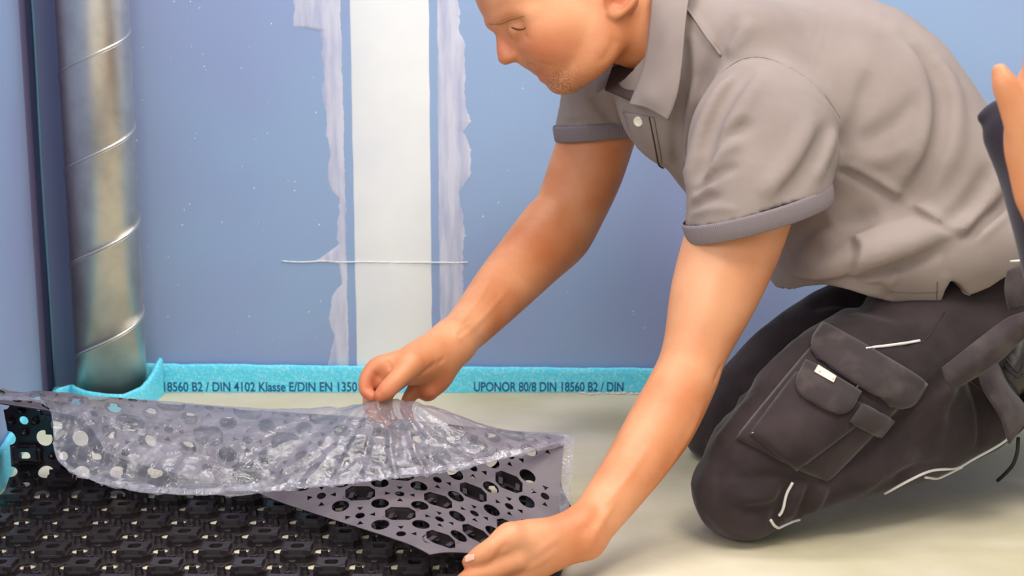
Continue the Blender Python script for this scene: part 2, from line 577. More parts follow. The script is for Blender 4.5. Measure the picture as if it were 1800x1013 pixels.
# ------------------------------------------------------------------ the studded mat: lies on the floor, curls up at the back and folds over forward
MW = 0.79
Y0 = 1.36
PZ = 0.0035
cols = {   # u : curl-back, top, flap middle, flap edge   (pixel x, pixel y, depth)
    0.00: [(20, 805, 1.975), (0, 690, 1.955), (-4, 696, 1.915), (-6, 709, 1.880)],
    0.15: [(158, 807, 1.975), (152, 699, 1.947), (152, 712, 1.902), (152, 733, 1.868)],
    0.20: [(205, 808, 1.975), (200, 702, 1.944), (192, 742, 1.885), (178, 800, 1.838)],
    0.45: [(445, 812, 1.975), (450, 722, 1.920), (450, 780, 1.870), (452, 870, 1.825)],
    0.75: [(742, 825, 1.965), (748, 741, 1.895), (750, 850, 1.770), (758, 968, 1.590)],
    1.00: [(986, 846, 1.905), (992, 766, 1.860), (984, 880, 1.735), (985, 985, 1.632)],
}
us = np.array(sorted(cols))
keys = np.array([[P(*q) for q in cols[u]] for u in us])
NU, DS = 81, 0.004


def interp_keys(u):
    k = keys.reshape(len(us), -1)
    return np.array([np.interp(u, us, k[:, j]) for j in range(k.shape[1])]).reshape(4, 3)


table, LEN = [], []
for i in range(NU):
    u = i / (NU - 1)
    K = interp_keys(u)
    xb = -0.717 + u * MW
    y1 = K[0][1] - 0.085
    shear = lambda y: -(y - 1.86) * 0.10
    xf = -0.09 * u
    pts = [(xb + xf + shear(Y0), Y0, PZ), (xb + xf * .5 + shear((Y0 + y1) / 2), (Y0 + y1) / 2, PZ), (xb + shear(y1 - .02), y1 - .02, PZ), (xb + shear(y1 + .03), y1 + .03, PZ + .004)]
    c = catmull(np.vstack([np.array(pts), K]), 24)
    seg = np.linalg.norm(np.diff(c, axis=0), axis=1)
    s = np.concatenate([[0], np.cumsum(seg)])
    LEN.append(s[-1])
    ss = np.arange(0, 1.6, DS)
    q = np.array([np.interp(ss, s, c[:, k]) for k in range(3)]).T
    over = ss > s[-1]
    tdir = (c[-1] - c[-4]) / np.linalg.norm(c[-1] - c[-4])
    q[over] = c[-1] + (ss[over] - s[-1])[:, None] * tdir
    table.append(q)
table = np.array(table)
LEN = np.array(LEN)
# ease the table a little along u so the sheet bends evenly
for _ in range(14):
    table[1:-1] = (table[:-2] + 2 * table[1:-1] + table[2:]) / 4


def mat_pos(u, s):
    """u in metres across, s in metres along the sheet."""
    a = np.clip(np.asarray(u) / MW, 0, 1) * (NU - 1)
    b = np.clip(np.asarray(s) / DS, 0, table.shape[1] - 1.001)
    i = np.minimum(a.astype(int), NU - 2); j = b.astype(int)
    fa, fb = (a - i)[..., None], (b - j)[..., None]
    return (table[i, j] * (1 - fa) + table[i + 1, j] * fa) * (1 - fb) + (table[i, j + 1] * (1 - fa) + table[i + 1, j + 1] * fa) * fb


def mat_frame(u, s):
    e = 0.006
    u, s = np.asarray(float(u)), np.asarray(float(s))
    p = mat_pos(u, s)
    tu = mat_pos(min(u + e, MW), s) - mat_pos(max(u - e, 0), s)
    ts = mat_pos(u, s + e) - mat_pos(u, max(s - e, 0.0))
    tu /= np.linalg.norm(tu)
    n = np.cross(tu, ts); n /= np.linalg.norm(n)
    ts = np.cross(n, tu)
    return p, tu, ts, n


PITCHM = 0.106
OFFU, OFFS = 0.0265, 0.030


def octagon(cu, cs):
    a, b, c = .0200, .0170, .0085
    return [(cu + x, cs + y) for x, y in ((-a, -b + c), (-a + c, -b), (a - c, -b), (a, -b + c), (a, b - c), (a - c, b), (-a + c, b), (-a, b - c))]


def circle(cu, cs, r, n):
    return [(cu + r * math.cos(2 * math.pi * k / n), cs + r * math.sin(2 * math.pi * k / n)) for k in range(n)]


def Lof(u):
    return float(np.interp(u / MW, np.linspace(0, 1, NU), LEN))


octs, stars, holes = [], [], []
NI = int(MW / PITCHM * 2) + 3
NJ = int(1.6 / PITCHM * 2) + 3
e_ = 0.0035


def inside(loop):
    return all(e_ < u < MW - e_ and e_ < s < Lof(u) - e_ for u, s in loop)


for i in range(-1, NI):
    for j in range(-1, NJ):
        cu, cs = OFFU + i * PITCHM / 2, OFFS + j * PITCHM / 2
        if (i + j) % 2 == 0:
            lp_ = octagon(cu, cs)
            if inside(lp_):
                holes.append(lp_); octs.append((cu, cs))
        else:
            lp_ = circle(cu, cs, .0066, 10)
            if inside(lp_):
                holes.append(lp_); ok = True
                for k in range(4):
                    a = k * math.pi / 2
                    q = (cu + .0172 * math.cos(a), cs + .0172 * math.sin(a))
                    tri = [(q[0] + .0052 * math.cos(a + b), q[1] + .0052 * math.sin(a + b)) for b in (math.pi, math.pi / 3, -math.pi / 3)]
                    if inside(tri):
                        holes.append(tri)
                    else:
                        ok = False
                if ok: stars.append((cu, cs))
        lp_ = circle(cu + PITCHM / 4, cs + PITCHM / 4, .0120, 16)
        if inside(lp_):
            holes.append(lp_)

# outline; the left edge is cut through a column of round holes
nb = 120
outline = [(MW * k / nb, 0.0) for k in range(nb)]
outline += [(MW, LEN[-1] * k / nb) for k in range(nb)]
outline += [(MW * (1 - k / nb), Lof(MW * (1 - k / nb))) for k in range(nb)]
ls = LEN[0]
notches = []
js = [OFFS + PITCHM / 4 + j * PITCHM / 2 for j in range(-1, NJ)]
left = [(0.0, ls)]
for c in reversed([c for c in js if .012 < c < ls - .012]):
    left += [(0.0, c + .0105)] + [(.0105 * math.sin(math.pi * k / 8), c + .0105 * math.cos(math.pi * k / 8)) for k in range(1, 8)] + [(0.0, c - .0105)]
outline += left
# remove holes that touch the notches
holes = [h for h in holes if not any(u < .0135 and any(abs(s - c) < .0135 for c in js) for u, s in h)]

verts, edges = [], []


def add_loop(lp_):
    b = len(verts)
    verts.extend(Vector(q) for q in lp_)
    edges.extend((b + k, b + (k + 1) % len(lp_)) for k in range(len(lp_)))


add_loop(outline)
for h in holes:
    add_loop(h)
# filler points so that the sheet can bend
hc = [(sum(q[0] for q in h) / len(h), sum(q[1] for q in h) / len(h), max(math.hypot(q[0] - h[0][0], q[1] - h[0][1]) for q in h) * .62) for h in holes]
hc = np.array(hc)
for u in np.arange(.006, MW - .004, .013):
    for s in np.arange(.006, float(LEN.max()), .013):
        if s > Lof(u) - .006: continue
        d = np.hypot(hc[:, 0] - u, hc[:, 1] - s) - hc[:, 2]
        if d.min() > .002 and u > .016:
            verts.append(Vector((u, s)))
cv2, ce2, cf2, _, _, _ = delaunay_2d_cdt(verts, edges, [], 0, 1e-6)
cv2 = np.array([tuple(v) for v in cv2])


def in_poly(pts, poly):
    poly = np.asarray(poly)
    x, y = pts[:, 0], pts[:, 1]
    r = np.zeros(len(pts), bool)
    j = len(poly) - 1
    for i in range(len(poly)):
        xi, yi = poly[i]; xj, yj = poly[j]
        if yi != yj:
            r ^= ((yi > y) != (yj > y)) & (x < (xj - xi) * (y - yi) / (yj - yi) + xi)
        j = i
    return r


tris = np.array([f for f in cf2 if len(f) == 3])
cen = cv2[tris].mean(axis=1)
keep = in_poly(cen, outline)
order = np.argsort(cen[:, 0]); sx = cen[order, 0]
for h in holes:
    h = np.asarray(h)
    a, b = np.searchsorted(sx, h[:, 0].min()), np.searchsorted(sx, h[:, 0].max())
    idx = order[a:b]
    idx = idx[(cen[idx, 1] > h[:, 1].min()) & (cen[idx, 1] < h[:, 1].max())]
    if len(idx):
        keep[idx[in_poly(cen[idx], h)]] = False
tris = tris[keep]
used = np.unique(tris)
remap = -np.ones(len(cv2), int); remap[used] = np.arange(len(used))
tris = remap[tris]
cv2 = cv2[used]
pos3 = mat_pos(cv2[:, 0], cv2[:, 1])
eps = .004
tu = mat_pos(np.minimum(cv2[:, 0] + eps, MW), cv2[:, 1]) - mat_pos(np.maximum(cv2[:, 0] - eps, 0), cv2[:, 1])
ts = mat_pos(cv2[:, 0], cv2[:, 1] + eps) - mat_pos(cv2[:, 0], np.maximum(cv2[:, 1] - eps, 0))
nn = np.cross(tu, ts); nn /= np.linalg.norm(nn, axis=1)[:, None]
n0 = len(pos3)
V = np.vstack([pos3 + nn * .0008, pos3 - nn * .0008])
Fc = [tuple(t) for t in tris] + [tuple(t[::-1] + n0) for t in tris]
n_side = len(tris)
ecount = {}
for t in tris:
    for k in range(3):
        a, b = t[k], t[(k + 1) % 3]
        ecount[(a, b)] = ecount.get((a, b), 0) + 1
for (a, b) in list(ecount):
    if (b, a) not in ecount:
        Fc.append((b, a, a + n0, b + n0))
mat_root = mesh_obj('studded_floor_mat', V, Fc, M['mat'], None, smooth=False)
mat_root.data.materials.append(M['mat_back'])
mat_root.data.polygons.foreach_set('material_index', [1 if n_side <= k < 2 * n_side else 0 for k in range(len(mat_root.data.polygons))])
tag(mat_root, 'black studded plastic floor mat with round holes, folded back over itself', 'floor mat')


def lathe_ring(rings):
    """rings: list of equal-length loops; faces between consecutive ones."""
    V, Fc = [], []
    n = len(rings[0])
    for r in rings: V += r
    for i in range(len(rings) - 1):
        for k in range(n):
            k2 = (k + 1) % n
            Fc.append((i * n + k, i * n + k2, (i + 1) * n + k2, (i + 1) * n + k))
    return V, Fc


def oct_at(sc, z, sq=1.0):
    return [(x * sc, y * sc * sq, z) for x, y in octagon(0, 0)]


# hollow block stud: tapering octagon wall, flat top with a round hole, and four corner lugs
H1 = 0.0165
circ8 = lambda r, z: [(r * math.cos(a) * 1.0, r * math.sin(a), z) for a in [math.atan2(y, x) for x, y in octagon(0, 0)]]
V1, F1 = lathe_ring([oct_at(1.06, -.0002), oct_at(1.0, H1 * .45), oct_at(1.07, H1 * .46), oct_at(1.04, H1 * .62), oct_at(.90, H1 * .63), oct_at(.84, H1), circ8(.0088, H1), circ8(.0085, H1 - .003), oct_at(.74, H1 - .0025), oct_at(.86, H1 * .5), oct_at(1.0, -.0004)])
for sx_ in (-1, 1):
    for sy_ in (-1, 1):
        bb = box(sx_ * .0135 - .0042, sx_ * .0135 + .0042, sy_ * .0125 - .0035, sy_ * .0125 + .0035, H1 * .55, H1 * .97)
        b = len(V1); V1 += bb[0]; F1 += [tuple(i + b for i in f) for f in bb[1]]
for sx_ in (-1, 1):                            # ledges inside the hollow, seen from the smooth side
    bb = box(sx_ * .0125 - .0030, sx_ * .0125 + .0030, -.0075, .0055, .0025, .0052)
    b = len(V1); V1 += bb[0]; F1 += [tuple(i + b for i in f) for f in bb[1]]
me_block = bpy.data.meshes.new('block_stud'); me_block.from_pydata(V1, [], F1); me_block.materials.append(M['mat'])
# cluster of four small pegs with pin holes
V2, F2 = [], []
for k in range(4):
    a = k * math.pi / 2
    q = (.0172 * math.cos(a), .0172 * math.sin(a))
    rg = lambda r, z, n=8: [(q[0] + r * math.cos(2 * math.pi * i / n), q[1] + r * math.sin(2 * math.pi * i / n), z) for i in range(n)]
    v_, f_ = lathe_ring([rg(.0064, 0), rg(.0046, .007), rg(.0042, .0112), rg(.0024, .0118), rg(.0020, .0090), rg(.0032, .005), rg(.0046, -.0002)])
    b = len(V2); V2 += v_; F2 += [tuple(i + b for i in f) for f in f_]
me_peg = bpy.data.meshes.new('peg_cluster'); me_peg.from_pydata(V2, [], F2); me_peg.materials.append(M['mat'])


def bend(u, s):
    return math.acos(max(-1, min(1, float(mat_frame(u, max(s - .02, .001))[3] @ mat_frame(u, s + .02)[3]))))


def place(me, name, u, s):
    if bend(u, s) > .10:                       # the stud bends with the sheet
        W = []
        for v in me.vertices:
            p, a, b, n = mat_frame(min(max(u + v.co.x, .0005), MW - .0005), s + v.co.y)
            W.append(p + n * v.co.z)
        return mesh_obj(name, W, [tuple(f.vertices) for f in me.polygons], M['mat'], mat_root, smooth=False)
    p, a, b, n = mat_frame(u, s)
    o = bpy.data.objects.new(name, me)
    m = Matrix(((a[0], b[0], n[0], p[0]), (a[1], b[1], n[1], p[1]), (a[2], b[2], n[2], p[2]), (0, 0, 0, 1)))
    link(o, mat_root)
    o.matrix_local = m
    return o


for (u, s) in octs: place(me_block, 'block_stud', u, s)
for (u, s) in stars: place(me_peg, 'peg_cluster', u, s)

# ------------------------------------------------------------------ the protective film being peeled off
M['film'] = bpy.data.materials.new('clear_plastic_film')
m = M['film']; m.use_nodes = True
nt = m.node_tree; nt.nodes.clear()
out = nt.nodes.new('ShaderNodeOutputMaterial')
tr = nt.nodes.new('ShaderNodeBsdfTransparent'); tr.inputs['Color'].default_value = (.90, .89, .93, 1)
gl = nt.nodes.new('ShaderNodeBsdfGlossy'); gl.inputs['Roughness'].default_value = 0.10; gl.inputs['Color'].default_value = (1, 1, 1, 1)
df = nt.nodes.new('ShaderNodeBsdfTranslucent'); df.inputs['Color'].default_value = (.73, .69, .75, 1)
dd = nt.nodes.new('ShaderNodeBsdfDiffuse'); dd.inputs['Color'].default_value = (.73, .69, .75, 1)
mm = nt.nodes.new('ShaderNodeMixShader'); mm.inputs[0].default_value = .5
nt.links.new(df.outputs[0], mm.inputs[1]); nt.links.new(dd.outputs[0], mm.inputs[2])
m1 = nt.nodes.new('ShaderNodeMixShader')
nt.links.new(tr.outputs[0], m1.inputs[1]); nt.links.new(mm.outputs[0], m1.inputs[2])
tc = nt.nodes.new('ShaderNodeTexCoord')
ns = nt.nodes.new('ShaderNodeTexNoise'); ns.inputs['Scale'].default_value = 26; ns.inputs['Detail'].default_value = 6; ns.inputs['Distortion'].default_value = 1.2
nt.links.new(tc.outputs['Object'], ns.inputs['Vector'])
mr = nt.nodes.new('ShaderNodeMapRange'); mr.inputs['From Min'].default_value = .35; mr.inputs['From Max'].default_value = .75
mr.inputs['To Min'].default_value = .18; mr.inputs['To Max'].default_value = .46
nt.links.new(ns.outputs['Fac'], mr.inputs['Value']); nt.links.new(mr.outputs[0], m1.inputs[0])
bp = nt.nodes.new('ShaderNodeBump'); bp.inputs['Strength'].default_value = .55; bp.inputs['Distance'].default_value = .004
n2 = nt.nodes.new('ShaderNodeTexNoise'); n2.inputs['Scale'].default_value = 60; n2.inputs['Detail'].default_value = 5; n2.inputs['Distortion'].default_value = 2.0
nt.links.new(tc.outputs['Object'], n2.inputs['Vector']); nt.links.new(n2.outputs['Fac'], bp.inputs['Height'])
nt.links.new(bp.outputs[0], gl.inputs['Normal'])
fr = nt.nodes.new('ShaderNodeLayerWeight'); fr.inputs['Blend'].default_value = .5
nt.links.new(bp.outputs[0], fr.inputs['Normal'])
m2 = nt.nodes.new('ShaderNodeMixShader')
fp = nt.nodes.new('ShaderNodeMath'); fp.operation = 'POWER'; fp.inputs[1].default_value = 2.5
nt.links.new(fr.outputs['Facing'], fp.inputs[0])
fm = nt.nodes.new('ShaderNodeMath'); fm.operation = 'MULTIPLY_ADD'; fm.inputs[1].default_value = .55; fm.inputs[2].default_value = .07
nt.links.new(fp.outputs[0], fm.inputs[0])
nt.links.new(fm.outputs[0], m2.inputs[0]); nt.links.new(m1.outputs[0], m2.inputs[1]); nt.links.new(gl.outputs[0], m2.inputs[2])
nt.links.new(m2.outputs[0], out.inputs['Surface'])

fnet = [
    [(-6, 694, 1.975), (-6, 685, 1.955), (-6, 690, 1.925), (-6, 695, 1.905), (-6, 703, 1.880)],
    [(85, 700, 1.972), (85, 690, 1.950), (85, 697, 1.915), (85, 704, 1.895), (85, 716, 1.866)],
    [(178, 708, 1.968), (178, 698, 1.945), (176, 722, 1.870), (152, 768, 1.830), (108, 812, 1.800)],
    [(300, 717, 1.960), (300, 706, 1.930), (290, 745, 1.855), (265, 800, 1.800), (228, 858, 1.765)],
    [(450, 731, 1.945), (450, 719, 1.910), (440, 758, 1.825), (415, 815, 1.775), (385, 868, 1.745)],
    [(590, 741, 1.930), (600, 713, 1.880), (578, 768, 1.795), (555, 815, 1.755), (530, 858, 1.730)],
    [(695, 748, 1.920), (676, 701, 1.868), (690, 758, 1.795), (690, 800, 1.755), (675, 842, 1.730)],
    [(790, 757, 1.910), (765, 712, 1.850), (780, 775, 1.795), (790, 805, 1.755), (790, 828, 1.738)],
    [(890, 765, 1.900), (878, 751, 1.860), (885, 775, 1.815), (890, 792, 1.785), (895, 804, 1.768)],
    [(1010, 769, 1.890), (1007, 763, 1.860), (1006, 768, 1.845), (1004, 772, 1.838), (1002, 779, 1.828)],
]
fnet = [row + [(row[4][0] - 4, row[4][1] - 9, row[4][2] + .008)] for row in fnet]     # the free edge is turned under
fk = np.array([[P(*q) for q in row] for row in fnet])
a = catmull(fk.reshape(len(fk), -1), 26).reshape(-1, 6, 3)
g = np.transpose(catmull(np.transpose(a, (1, 0, 2)).reshape(6, -1), 22).reshape(-1, a.shape[0], 3), (1, 0, 2))
nu, nv = g.shape[:2]
du = np.gradient(g, axis=0); dv = np.gradient(g, axis=1)
fn = np.cross(du, dv); fn /= np.linalg.norm(fn, axis=2)[..., None] + 1e-12
if fn[..., 1].mean() > 0: fn = -fn
apex = P(676, 699, 1.868)
rel = g - apex
rad = np.linalg.norm(rel, axis=2)
ang = np.arctan2(rel[..., 0], -rel[..., 2] + .02)
vv = np.linspace(0, 1, nv)[None, :] * np.ones((nu, 1))
free = np.clip((vv - .22) / .3, 0, 1)
rip = np.sin(ang * 17 + 1.5 * vnoise(g, 9, 4)) * .5 + np.sin(ang * 31 + 2) * .35 + np.sin(ang * 53 + 1) * .2
fall = np.clip(rad / .05, 0, 1) * np.exp(-rad / .17)
crum = np.abs(vnoise(g, 38, 21)) * .5 + np.abs(vnoise(g, 85, 22)) * .3 + np.abs(vnoise(g, 170, 24)) * .14 - .36 + vnoise(g, 16, 23) * .4
amp = .0024 + .0066 * free
g = g + fn * ((rip * .0085 * fall * (.3 + free)) + crum * amp * np.clip(rad / .03, .25, 1))[..., None]
# long sharp creases
dcam = g - np.array([0, 0, CAM_Z])
dep = dcam[..., 1] * CP - dcam[..., 2] * SP
gx = 900 + F * dcam[..., 0] / dep
gy = 506.5 - F * (dcam[..., 1] * SP + dcam[..., 2] * CP) / dep
for line, am, wd_ in (([(165, 742), (260, 762), (370, 802), (475, 850)], .007, 5), ([(470, 765), (540, 735), (635, 706)], .007, 6), ([(440, 856), (520, 822), (575, 780)], .006, 5),
                      ([(682, 706), (700, 750), (694, 800)], .006, 5), ([(715, 706), (770, 755), (835, 800)], .007, 6), ([(745, 705), (850, 748), (940, 772)], .005, 5),
                      ([(690, 730), (640, 790), (590, 830)], .005, 6), ([(300, 760), (380, 745), (470, 735)], .004, 6), ([(230, 830), (330, 845), (440, 842)], .006, 5),
                      ([(110, 800), (190, 815), (260, 850)], .006, 6), ([(760, 780), (820, 790), (880, 795)], .004, 5), ([(640, 800), (700, 822), (760, 815)], .004, 5)):
    lc = catmull(np.array(line, float), 8)
    dist = np.full(gx.shape, 1e9)
    for p_, q_ in zip(lc[:-1], lc[1:]):
        e = q_ - p_
        t_ = np.clip(((gx - p_[0]) * e[0] + (gy - p_[1]) * e[1]) / (e @ e), 0, 1)
        dist = np.minimum(dist, np.hypot(gx - p_[0] - t_ * e[0], gy - p_[1] - t_ * e[1]))
    g = g + fn * (am * np.exp(-dist / wd_) * (vv > .15))[..., None]
film = mesh_obj('protective_film', g.reshape(-1, 3), grid_faces(nu, nv), M['film'])
tag(film, 'crinkled clear plastic film being peeled off the folded mat', 'plastic film')

# clear strip of film overhanging the right edge of the fold
fe = [[P(988, 764, 1.858), P(1000, 766, 1.855), P(1010, 769, 1.850)], [P(986, 820, 1.80), P(998, 822, 1.80), P(1006, 824, 1.795)], [P(984, 880, 1.73), P(996, 878, 1.73), P(1003, 876, 1.728)], [P(984, 915, 1.695), P(992, 912, 1.695), P(998, 908, 1.69)]]
fe = catmull(np.array(fe).reshape(4, -1), 8).reshape(-1, 3, 3)
fe = np.transpose(catmull(np.transpose(fe, (1, 0, 2)).reshape(3, -1), 5).reshape(-1, fe.shape[0], 3), (1, 0, 2))
fe = fe + (vnoise(fe, 60, 77) * .0025)[..., None] * np.array([.3, -.9, .3])
mesh_obj('film_edge', fe.reshape(-1, 3), grid_faces(*fe.shape[:2]), M['film'], film)
# ------------------------------------------------------------------ smooth solid modelling (signed distance fields -> one continuous mesh)
VIEW = np.array([0.0, CP, -SP])


class Tube:
    """Tapering limb along a spline; ctrl rows are (position, radius across depth, radius in the other direction)."""
    def __init__(self, ctrl, hint=VIEW, n=5):
        q = catmull(np.array([list(c[0]) + [c[1], c[2]] for c in ctrl], float), n)
        self.c = q[:, :3]
        self.ra = np.maximum(q[:, 3], 1e-4); self.rb = np.maximum(q[:, 4], 1e-4)
        T = np.gradient(self.c, axis=0); T /= np.linalg.norm(T, axis=1)[:, None] + 1e-12
        A = hint - T * (T @ hint)[:, None]; A /= np.linalg.norm(A, axis=1)[:, None] + 1e-12
        self.T, self.A, self.B = T, A, np.cross(T, A)
        self.d = np.diff(self.c, axis=0); self.L2 = (self.d ** 2).sum(1) + 1e-12
        self.rmax = max(self.ra.max(), self.rb.max())

    def lower(self, C):
        w = C[:, None] - self.c[None]
        return np.sqrt((w ** 2).sum(2)).min(1) - self.rmax - np.sqrt(self.L2.max())

    def bounds(self):
        return (self.c - self.rmax).min(0), (self.c + self.rmax).max(0)

    def __call__(self, X, near=None):
        a, d, L2 = self.c[:-1], self.d, self.L2
        ix = np.arange(len(a))
        if near is not None:
            c0, R = near
            dist = np.linalg.norm(.5 * (a + self.c[1:]) - c0, axis=1)
            ix = ix[dist < dist.min() + 2 * R + np.sqrt(L2.max())]
        w = X[:, None] - a[ix][None]
        tt = np.clip(np.einsum('nsk,sk->ns', w, d[ix]) / L2[ix][None], 0, 1)
        diff = w - tt[..., None] * d[ix][None]
        j = np.einsum('nsk,nsk->ns', diff, diff).argmin(1)
        r = np.arange(len(X))
        t = tt[r, j]; q = diff[r, j]; j = ix[j]
        def lerp(v): return v[j] * ((1 - t) if v.ndim == 1 else (1 - t)[:, None]) + v[j + 1] * (t if v.ndim == 1 else t[:, None])
        ra, rb, A, B, T = lerp(self.ra), lerp(self.rb), lerp(self.A), lerp(self.B), lerp(self.T)
        x, y, z = np.einsum('nk,nk->n', q, A), np.einsum('nk,nk->n', q, B), np.einsum('nk,nk->n', q, T)
        rc = np.minimum(ra, rb)
        k0 = np.sqrt((x / ra) ** 2 + (y / rb) ** 2 + (z / rc) ** 2)
        k1 = np.sqrt((x / ra ** 2) ** 2 + (y / rb ** 2) ** 2 + (z / rc ** 2) ** 2)
        return np.where(k0 > 1e-5, k0 * (k0 - 1) / np.maximum(k1, 1e-9), -rc)


class Ell:
    def __init__(self, c, r, axes=np.eye(3)):
        self.c, self.r, self.ax = np.asarray(c, float), np.asarray(r, float), np.asarray(axes, float)
        self.rmax = self.r.max()

    def lower(self, C):
        return np.linalg.norm(C - self.c, axis=1) - self.rmax

    def bounds(self):
        return self.c - self.rmax, self.c + self.rmax

    def __call__(self, X, near=None):
        q = (X - self.c) @ self.ax.T
        k0 = np.sqrt(((q / self.r) ** 2).sum(1)); k1 = np.sqrt(((q / self.r ** 2) ** 2).sum(1))
        return np.where(k0 > 1e-5, k0 * (k0 - 1) / np.maximum(k1, 1e-9), -self.r.min())


class Plane:
    """Solid on the positive side of the plane (used to cut)."""
    def __init__(self, p, n):
        self.p = np.asarray(p, float); self.n = np.asarray(n, float) / np.linalg.norm(n)

    def lower(self, C): return -((C - self.p) @ self.n)
    def bounds(self): return None
    def __call__(self, X, near=None): return -((X - self.p) @ self.n)


class Poly:
    """Polygon in the x-z plane, extruded along y."""
    def __init__(self, pts): self.q = np.asarray(pts, float)
    def lower(self, C): return self(C)
    def bounds(self): return None

    def __call__(self, X, near=None):
        p = X[:, [0, 2]]; q = self.q; e = np.roll(q, -1, 0) - q
        w = p[:, None] - q[None]
        t = np.clip((w * e[None]).sum(2) / ((e ** 2).sum(1) + 1e-12), 0, 1)
        d = np.sqrt(((w - t[..., None] * e[None]) ** 2).sum(2)).min(1)
        return np.where(in_poly(p, q), -d, d)


class Ridge:
    """Raised (amp > 0) or sunk (amp < 0) line along a polyline on the surface."""
    def __init__(self, pts, amp, w):
        self.c = np.asarray(pts, float); self.amp, self.w = amp, w
        self.d = np.diff(self.c, axis=0); self.L2 = (self.d ** 2).sum(1) + 1e-12

    def lower(self, C):
        return np.linalg.norm(C[:, None] - self.c[None], axis=2).min(1) - 2.4 * self.w - np.sqrt(self.L2.max())

    def bounds(self): return None

    def __call__(self, X):
        w = X[:, None] - self.c[None, :-1]
        t = np.clip(np.einsum('nsk,sk->ns', w, self.d) / self.L2, 0, 1)
        diff = w - t[..., None] * self.d[None]
        d2 = np.einsum('nsk,nsk->ns', diff, diff)
        j = d2.argmin(1); r = np.arange(len(X))
        along = (j + t[r, j]) / len(self.d)
        taper = np.clip(np.minimum(along, 1 - along) / .22, 0.08, 1)
        return self.amp * taper * np.exp(-d2[r, j] / self.w ** 2)


class Solid:
    def __init__(self): self.ops = []; self.post = None
    def add(self, p, k=0.012): self.ops.append((p, 'a', k)); return self
    def sub(self, p, k=0.006): self.ops.append((p, 's', k)); return self
    def ridge(self, pts, amp, w): self.ops.append((Ridge(pts, amp, w), 'r', 0)); return self

    def __call__(self, X, active=None, near=None):
        D = np.full(len(X), 1.0)
        band = None
        for i in (range(len(self.ops)) if active is None else active):
            p, o, k = self.ops[i]
            if o == 'r':
                if near is None:
                    D = D - p(X)
                else:
                    if band is None: band = np.nonzero(np.abs(D) < .022)[0]
                    if len(band): D[band] -= p(X[band])
                continue
            d = p(X, near)
            if o == 'a':
                h = np.maximum(k - np.abs(D - d), 0) / k
                D = np.minimum(D, d) - h * h * k / 4
            else:
                h = np.maximum(k - np.abs(D + d), 0) / k
                D = np.maximum(D, -d) + h * h * k / 4
        if self.post is not None:
            if near is None:
                D = D - self.post(X)
            else:
                band = np.nonzero(np.abs(D) < .014)[0]
                if len(band): D[band] -= self.post(X[band])
        return D

    def box(self):
        lo, hi = np.full(3, 9.0), np.full(3, -9.0)
        for p, o, k in self.ops:
            if o == 'a' and p.bounds() is not None:
                a, b = p.bounds(); lo = np.minimum(lo, a); hi = np.maximum(hi, b)
        return lo - .03, hi + .03

    def trace(self, pix):
        """Where the sight lines through pixels first meet the solid: points (nan where they miss)."""
        D = np.array([ray(*q) for q in pix]); Ln = np.linalg.norm(D, axis=1)
        D = D / Ln[:, None]
        o = np.array([0, 0, CAM_Z]); t = np.full(len(D), 1.0)
        for _ in range(90):
            t = np.minimum(t + self(o + D * t[:, None]) * .75, 4.0)
        X = o + D * t[:, None]
        X[np.abs(self(X)) > .004] = np.nan
        return X


